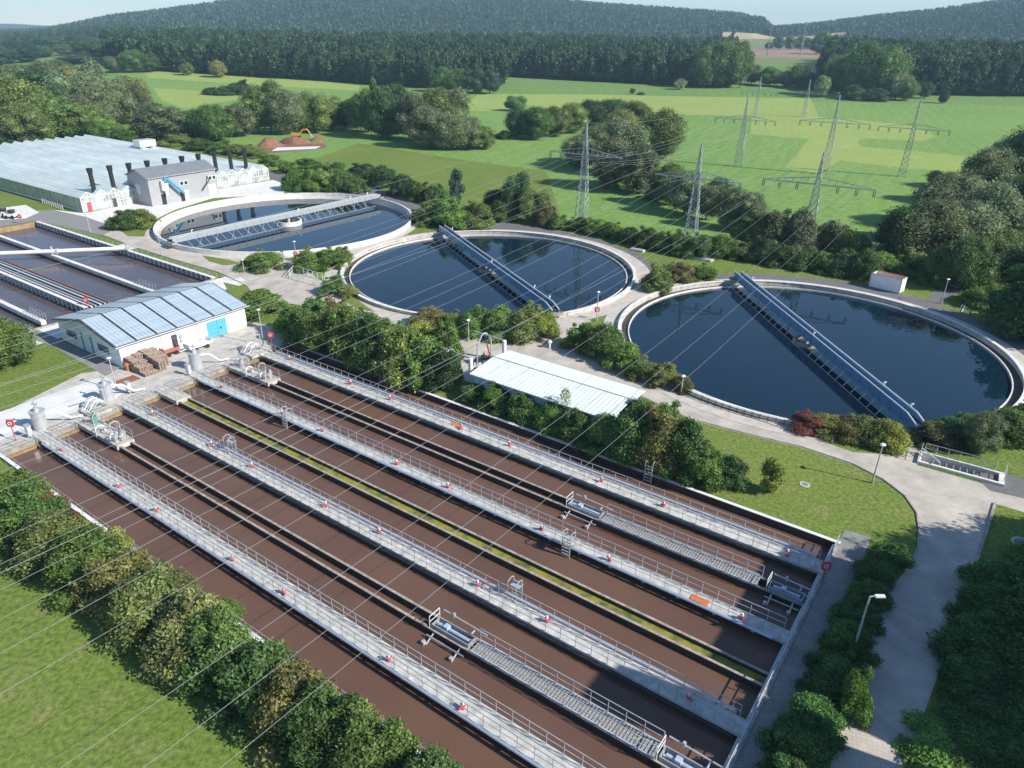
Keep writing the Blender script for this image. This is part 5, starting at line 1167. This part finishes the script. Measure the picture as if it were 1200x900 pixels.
# --- belts north of the tanks
row('in the group behind the white walled tank', 'shrubs behind the first tank', [(346, 226, 200, 30, 'mid'), (364, 226, 196, 32, 'green'), (384, 226, 196, 34, 'olive'), (404, 227, 198, 32, 'mid'), (420, 228, 205, 22, 'green'), (340, 205, 186, 28, 'green'), (362, 203, 184, 34, 'mid'), (392, 208, 188, 30, 'mid'), (425, 212, 190, 34, 'dark'), (450, 222, 192, 34, 'dark'), (472, 232, 202, 32, 'dark'), (492, 238, 208, 30, 'mid'), (512, 242, 210, 26, 'olive')])
row('', 'tree clump beside the middle tank', [(505, 268, 232, 40, 'olive', 'bush', 'olive shrub at the left of the clump by the middle tank'), (530, 272, 228, 46, 'green', 'bush', 'round green shrub in front in the clump by the middle tank'), (557, 272, 232, 42, 'olive', 'bush', 'olive shrub at the right of the clump by the middle tank'), (535, 244, 198, 26, 'blue', 'tall', 'slim dark tree above the clump by the middle tank'), (518, 256, 218, 30, 'mid', 'bush', 'green shrub at the back of the clump by the middle tank')])
row('in the clump behind the middle tank', 'trees behind the middle tank', [(580, 255, 222, 34, 'dark', 'tree'), (606, 262, 203, 42, 'dark', 'tree'), (590, 262, 226, 36, 'mid'), (626, 266, 222, 38, 'olive', 'tree'), (640, 268, 234, 26, 'autumn')])
row('in the low hedge beside the meadow', 'low hedge shrubs by the meadow', [(656, 272, 252, 28, 'mid'), (676, 274, 252, 28, 'mid'), (697, 278, 254, 30, 'green'), (717, 283, 256, 28, 'green'), (736, 288, 262, 26, 'dark'), (756, 294, 264, 28, 'mid'), (776, 298, 268, 28, 'green'), (796, 302, 268, 28, 'mid')])
row('in the hedge behind the rightmost tank road', 'hedge shrubs behind the right tank', [(818, 306, 268, 34, 'mid'), (842, 306, 272, 36, 'green'), (866, 308, 278, 36, 'olive'), (890, 312, 276, 36, 'dark'), (914, 316, 282, 36, 'mid'), (940, 320, 286, 36, 'mid'), (966, 324, 290, 36, 'green'), (990, 328, 290, 36, 'dark'), (1012, 332, 288, 34, 'mid'), (1036, 326, 290, 38, 'green'), (1066, 328, 286, 40, 'olive'), (1092, 338, 284, 36, 'mid')])
row('around the nearest pylon', 'shrubs around the nearest pylon', [(906, 300, 236, 46, 'willow'), (932, 304, 240, 40, 'willow'), (884, 296, 246, 38, 'olive'), (972, 300, 252, 44, 'willow'), (992, 312, 262, 40, 'olive'), (866, 292, 252, 34, 'mid')])
row('in the willow group right of the pylons', 'round willows at the right', [
 (1045, 320, 240, 66, 'dark', 'tree'), (1080, 325, 232, 78, 'willow', 'tree'), (1118, 315, 232, 74, 'willow', 'tree'), (1065, 290, 236, 56, 'dark', 'tree'), (1110, 278, 202, 80, 'willow', 'tree'), (1150, 300, 210, 84, 'willow', 'tree'), (1180, 270, 180, 76, 'willow', 'tree'), (1150, 250, 172, 66, 'willow', 'tree'), (1205, 235, 142, 62, 'dark', 'tree'), (1190, 225, 158, 48, 'dark', 'tree'), (1165, 215, 158, 34, 'silver', 'tree'), (1215, 300, 190, 80, 'willow', 'tree'), (1127, 348, 274, 52, 'mid', 'tree'), (1165, 322, 268, 60, 'olive', 'tree'), (1100, 222, 200, 30, 'willow', 'tree')])
row('at the shady right edge by the ring road', 'dark trees at the right edge', [(1185, 402, 292, 90, 'deep', 'cone'), (1215, 420, 300, 100, 'deep', 'cone'), (1150, 366, 330, 44, 'green'), (1160, 350, 318, 40, 'olive'), (1176, 398, 356, 26, 'green'), (1200, 350, 285, 80, 'deep', 'tree')])
# --- creek trees in the meadow
row('in the copse in the middle of the meadow', 'copse trees in the meadow', [
 (604, 131, 112, 26, 'mid', 'tree'), (612, 164, 127, 40, 'dark', 'tree'), (628, 166, 124, 40, 'mid', 'tree'), (650, 162, 124, 40, 'olive', 'tree'), (672, 158, 120, 42, 'olive', 'tree'), (690, 150, 116, 46, 'dark', 'tree'), (716, 148, 116, 54, 'dark', 'tree'), (742, 152, 118, 46, 'olive', 'tree'), (724, 180, 126, 52, 'tan', 'tree'), (700, 196, 146, 58, 'willow', 'tree'), (728, 210, 138, 66, 'willow', 'tree'), (772, 190, 126, 56, 'olive', 'tree'), (722, 226, 160, 70, 'willow', 'tree'), (746, 232, 168, 56, 'willow', 'tree'), (680, 200, 158, 50, 'willow', 'tree'), (592, 164, 152, 18, 'mid'), (780, 245, 190, 44, 'olive', 'tree'), (800, 256, 198, 46, 'silver', 'tree'), (838, 246, 206, 36, 'dark', 'tree'), (826, 262, 216, 40, 'willow', 'tree'), (852, 272, 214, 42, 'willow', 'tree'), (874, 276, 224, 38, 'willow', 'tree'), (768, 236, 215, 26, 'mid')], push=.8)
row('in the big clump left of the copse', 'clump trees in the meadow', [
 (428, 158, 104, 40, 'mid', 'tree'), (442, 150, 86, 22, 'mid', 'tall'), (448, 165, 100, 48, 'dark', 'tree'), (468, 148, 97, 34, 'dark', 'tree'), (486, 168, 108, 50, 'willow', 'tree'), (512, 160, 102, 52, 'olive', 'tree'), (530, 160, 103, 44, 'silver', 'tree'), (500, 176, 124, 54, 'willow', 'tree'), (524, 178, 132, 50, 'silver', 'tree'), (548, 178, 138, 48, 'silver', 'tree'), (566, 177, 148, 36, 'olive', 'tree'), (455, 164, 130, 34, 'mid', 'tree')], push=.8)
row('in the belt behind the greenhouse', 'belt trees behind the greenhouse', [
 (195, 168, 120, 60, 'willow', 'tree'), (232, 166, 128, 36, 'mid', 'tree'), (256, 168, 122, 44, 'mid', 'tree'), (284, 162, 120, 44, 'willow', 'tree'), (304, 158, 108, 46, 'olive', 'tree'), (318, 158, 94, 44, 'olive', 'tree'), (336, 160, 104, 44, 'willow', 'tree'), (352, 158, 110, 40, 'olive', 'tree'), (370, 158, 108, 44, 'olive', 'tree'), (388, 154, 112, 38, 'olive', 'tree'), (404, 154, 118, 30, 'dark', 'tree'), (418, 152, 116, 30, 'mid', 'tree'),
 (170, 160, 142, 30, 'olive'), (210, 172, 156, 34, 'olive'), (235, 178, 160, 34, 'mid'), (262, 182, 164, 34, 'green'), (285, 184, 166, 32, 'olive'), (318, 196, 178, 28, 'mid'), (298, 186, 170, 28, 'olive'), (190, 166, 150, 30, 'green')], push=.8)
row('in the mixed wood at the upper left', 'trees of the upper left wood', [
 (8, 165, 92, 50, 'olive', 'tree'), (30, 168, 90, 70, 'olive', 'tree'), (62, 168, 112, 66, 'green', 'tree'), (40, 175, 120, 60, 'olive', 'tree'), (90, 160, 110, 56, 'willow', 'tree'), (110, 165, 122, 50, 'olive', 'tree'), (118, 155, 92, 50, 'willow', 'tree'), (140, 148, 92, 50, 'willow', 'tree'), (158, 140, 88, 42, 'tan', 'tree'), (166, 146, 96, 30, 'willow', 'tree'), (80, 146, 100, 56, 'dark', 'tree'), (96, 140, 84, 50, 'silver', 'tree'), (114, 128, 64, 34, 'silver', 'tall'), (60, 135, 80, 60, 'dark', 'tree'), (30, 128, 76, 54, 'willow', 'tree'), (84, 122, 78, 50, 'tan', 'tree'), (6, 120, 76, 50, 'dark', 'tree'), (50, 112, 72, 50, 'willow', 'tree'), (76, 106, 70, 46, 'willow', 'tree'), (130, 168, 140, 34, 'green', 'tree'), (146, 172, 146, 30, 'mid'), (-20, 160, 95, 60, 'willow', 'tree'), (-40, 130, 80, 60, 'dark', 'tree'), (0, 178, 150, 40, 'dark')], push=.5)
row('in the dim row behind the upper left wood', 'trees of the far left row', [
 (-14, 78, 53, 40, 'blue', 'tree'), (8, 76, 55, 34, 'blue', 'tree'), (30, 74, 52, 34, 'blue', 'tree'), (48, 68, 53, 30, 'blue', 'tree'), (56, 58, 42, 28, 'blue', 'tree'), (74, 60, 42, 30, 'blue', 'tree'), (78, 65, 52, 20, 'willow', 'tree'), (98, 62, 40, 30, 'blue', 'tree'), (104, 72, 46, 34, 'blue', 'tree'), (118, 70, 44, 30, 'blue', 'tree'), (90, 76, 64, 40, 'blue', 'tree')], push=.5)
row('standing before the dark forest edge', 'single trees before the forest', [
 (137, 86, 66, 24, 'willow', 'tree'), (158, 86, 58, 30, 'mid', 'tree'), (178, 86, 62, 26, 'mid', 'tree'), (220, 89, 73, 15, 'olive', 'tree'), (256, 92, 70, 18, 'tan', 'tree'), (248, 112, 102, 18, 'mid'), (262, 112, 100, 20, 'mid'), (276, 112, 96, 20, 'mid'), (286, 112, 93, 18, 'blue'), (538, 110, 80, 28, 'mid', 'tree'), (556, 111, 80, 28, 'blue', 'tree'), (574, 111, 82, 28, 'blue', 'tree'), (522, 109, 78, 26, 'mid', 'tree'), (741, 111, 103, 7, 'mid', 'tree'), (751, 112, 107, 9, 'olive'), (796, 106, 92, 14, 'silver', 'tree')], push=.5)
row('along the far ditch at the right', 'trees along the far ditch', [
 (826, 104, 52, 34, 'mid', 'tree'), (848, 104, 47, 46, 'mid', 'tree'), (866, 104, 48, 34, 'mid', 'tree'), (880, 100, 76, 26, 'willow', 'tree'), (902, 102, 78, 28, 'mid', 'tree'), (920, 103, 82, 24, 'silver', 'tree'), (938, 104, 76, 28, 'mid', 'tree'), (952, 106, 78, 26, 'blue', 'tree'), (961, 115, 88, 18, 'silver', 'tree'), (972, 106, 64, 24, 'olive', 'tree'), (988, 110, 60, 36, 'mid', 'tree'), (1008, 115, 48, 46, 'mid', 'tree'), (1032, 117, 52, 46, 'mid', 'tree'), (1048, 118, 82, 32, 'silver', 'tree'), (1060, 119, 92, 22, 'mid', 'tree'), (1000, 118, 98, 26, 'dark'), (1024, 119, 100, 26, 'dark'), (1083, 116, 96, 14, 'blue', 'tree'), (1104, 122, 105, 11, 'blue', 'tree'), (1158, 108, 72, 30, 'silver', 'tree'), (1176, 112, 84, 38, 'mid', 'tree'), (1196, 112, 86, 34, 'dark', 'tree'), (1140, 108, 76, 36, 'dark', 'tree'), (1110, 110, 70, 40, 'dark', 'tree')], push=.5)
row('in the brown field gap', 'trees in the field gap', [(901, 58, 49, 10, 'blue', 'tree'), (912, 58, 42, 14, 'blue', 'tree'), (924, 58, 42, 14, 'willow', 'tree'), (936, 58, 42, 14, 'willow', 'tree'), (946, 58, 44, 12, 'blue', 'tree'), (962, 64, 36, 22, 'mid', 'tree'), (956, 64, 44, 18, 'blue', 'tree')], push=.5)

# ---------------------------------------------------------------- far woods: instanced masses
def scatter(name, pts, protos, label=None):
    col = bpy.data.collections.new(name+'_kinds')
    for i, me in enumerate(protos):
        o = bpy.data.objects.new('%s_kind_%02d' % (name, i), me); col.objects.link(o)
    me = bpy.data.meshes.new(name); me.from_pydata([p[0] for p in pts], [], [])
    for nm, ty, k in (('rot', 'FLOAT', 1), ('scl', 'FLOAT_VECTOR', 2), ('idx', 'INT', 3)):
        a = me.attributes.new(nm, ty, 'POINT')
        if ty == 'FLOAT_VECTOR': a.data.foreach_set('vector', [c for p in pts for c in p[k]])
        else: a.data.foreach_set('value', [p[k] for p in pts])
    ob = bpy.data.objects.new(name, me); sc.collection.objects.link(ob)
    ng = bpy.data.node_groups.new(name, 'GeometryNodeTree')
    ng.interface.new_socket(name='Geometry', in_out='INPUT', socket_type='NodeSocketGeometry'); ng.interface.new_socket(name='Geometry', in_out='OUTPUT', socket_type='NodeSocketGeometry')
    gi = ng.nodes.new('NodeGroupInput'); go = ng.nodes.new('NodeGroupOutput'); ip = ng.nodes.new('GeometryNodeInstanceOnPoints'); ci = ng.nodes.new('GeometryNodeCollectionInfo')
    ci.inputs['Collection'].default_value = col; ci.inputs['Separate Children'].default_value = True; ci.inputs['Reset Children'].default_value = True
    def attr(n, ty):
        q = ng.nodes.new('GeometryNodeInputNamedAttribute'); q.data_type = ty; q.inputs['Name'].default_value = n
        return [s for s in q.outputs if s.enabled and s.name == 'Attribute'][0]
    cx = ng.nodes.new('ShaderNodeCombineXYZ'); er = ng.nodes.new('FunctionNodeEulerToRotation')
    ng.links.new(attr('rot', 'FLOAT'), cx.inputs[2]); ng.links.new(cx.outputs[0], er.inputs[0])
    ng.links.new(gi.outputs[0], ip.inputs['Points']); ng.links.new(ci.outputs[0], ip.inputs['Instance']); ip.inputs['Pick Instance'].default_value = True
    ng.links.new(attr('idx', 'INT'), ip.inputs['Instance Index']); ng.links.new(er.outputs[0], ip.inputs['Rotation']); ng.links.new(attr('scl', 'FLOAT_VECTOR'), ip.inputs['Scale'])
    ng.links.new(ip.outputs[0], go.inputs[0])
    md = ob.modifiers.new('scatter', 'NODES'); md.node_group = ng
    ob['kind'] = 'stuff'; ob['label'] = label or name
    return ob
FORP = [crown_mesh('forest_tree', 100+i, 1100, .095, 14, 'tall' if i == 2 else 'tree', M['forest']) for i in range(5)]
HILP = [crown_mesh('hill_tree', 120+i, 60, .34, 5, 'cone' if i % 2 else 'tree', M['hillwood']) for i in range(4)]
# outline of the forest belts on the ground: front edge by bearing, depth behind it
FRONT = [(120, 76), (150, 80), (200, 85), (300, 91), (400, 97), (450, 101), (500, 104), (585, 104), (590, 90), (700, 96), (800, 101), (866, 104)]
def belt(front, depth, n, hmin, hmax, seed, rmin=3.2, rmax=5.0):
    r = random.Random(seed); edge = [(bear(x), T(x, y).length) for x, y in front]; out = []
    b0, b1 = edge[0][0], edge[-1][0]
    for _ in range(n):
        b = r.uniform(b0, b1); d0 = lerp_tab(edge, b); d = d0+depth*r.random()**1.3
        x, y = d*math.sin(R_(b)), d*math.cos(R_(b)); h = r.uniform(hmin, hmax); k = r.uniform(rmin, rmax)
        out.append(((x, y, hgt(x, y)-.3), r.uniform(0, 6.28), (k, k, h/2), r.randrange(5)))
    for i in range(int((b1-b0)*8)):      # a closed edge of trees along the front
        b = b0+(b1-b0)*i/((b1-b0)*8); d = lerp_tab(edge, b)+r.uniform(0, 6); x, y = d*math.sin(R_(b)), d*math.cos(R_(b)); h = r.uniform(hmin*.75, hmax*.95); k = r.uniform(rmin, rmax)
        out.append(((x, y, hgt(x, y)-.3), r.uniform(0, 6.28), (k, k, h/2), r.randrange(5)))
    return out
scatter('forest', belt(FRONT, 430, 2600, 16, 25, 1, 5.5, 9.0), FORP, 'dense dark forest behind the meadow')
scatter('forest', belt([(975, 98), (1000, 108), (1060, 112), (1200, 114), (1330, 116), (1500, 118)], 330, 1700, 18, 28, 2, 5.5, 9.5), FORP, 'dense dark forest at the right behind the meadow')
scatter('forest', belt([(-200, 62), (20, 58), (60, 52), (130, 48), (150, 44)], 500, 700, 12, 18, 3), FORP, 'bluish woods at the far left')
r = random.Random(5); pts = []; blank = [p for m, p in fields if m in ('tanfield', 'brownfield', 'cropfield', 'field')]
LIM = [(bear(-300), 2100), (bear(60), 2000), (bear(150), 1700), (bear(215), 1500), (bear(700), 1250), (bear(820), 1200), (bear(835), 1500), (bear(1000), 1500), (bear(1010), 1150), (bear(1400), 1100)]
while len(pts) < 26000:
    b = r.uniform(bear(-250), bear(1450)); d = math.sqrt(r.uniform(1100**2, 2640**2)); 
    if d < lerp_tab(LIM, b): continue
    x, y = d*math.sin(R_(b)), d*math.cos(R_(b))
    if any(inpoly(x, y, p) for p in blank): continue
    h = r.uniform(13, 19); k = r.uniform(4.5, 7)
    pts.append(((x, y, hgt(x, y)-.5), r.uniform(0, 6.28), (k, k, h/2), r.randrange(4)))
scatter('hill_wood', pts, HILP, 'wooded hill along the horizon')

# ---------------------------------------------------------------- off to the right: plant building and tall trees that throw the long shadows
ob = thing('operations_building', 'tall grey plant building standing right of the road beyond the thicket', 'building', L(100, 9))
SA = 94.5
MB().box(SA, SA+16, -2, 13.8, 0, 16.6, L).build('wall', M['cladding'], ob)
MB().box(SA-.3, SA+16.3, -2.3, 14.1, 16.6, 16.9, L).build('roof', M['roofgrey'], ob)
MB().box(SA+.5, SA+4, 17.4, 20.6, 0, 21.3, L).build('stair_tower', M['cladding'], ob)
for z in (3, 7, 11):
    for i in range(4):
        w1 = MB().box(SA-.06, SA, .5+i*3.2, 2.3+i*3.2, z, z+1.6, L).build('window', M['white'], ob); MB().box(SA-.09, SA-.06, .6+i*3.2, 2.2+i*3.2, z+.1, z+1.5, L).build('pane', M['glass'], w1)
for k, (s, t, rr, h_) in enumerate(((99, -9, 4.5, 15), (100, -4, 4.5, 17), (97, 2, 4.0, 17), (104, -14, 5, 14), (97, 24, 3.2, 12), (99, 30, 4, 14), (103, 36, 5, 15))):
    plant('tree', L(s, t), rr, h_, 'deep', 'tall dark tree at the plant building right of the thicket, %s from the back' % ORD[k], 'tall trees right of the thicket')
# ---------------------------------------------------------------- air: thin even haze round camera and scene
hm = bpy.data.materials.new('haze'); hm.use_nodes = True; nt = hm.node_tree; nt.nodes.remove(nt.nodes['Principled BSDF'])
pv = nt.nodes.new('ShaderNodeVolumePrincipled'); pv.inputs['Color'].default_value = (.50, .77, 1.0, 1); pv.inputs['Density'].default_value = 1.5e-4; pv.inputs['Anisotropy'].default_value = .0
nt.links.new(pv.outputs[0], nt.nodes['Material Output'].inputs['Volume'])
o = MB().box(-7200, 7200, -1500, 7300, -3, 215).build('haze', hm); o['kind'] = 'stuff'
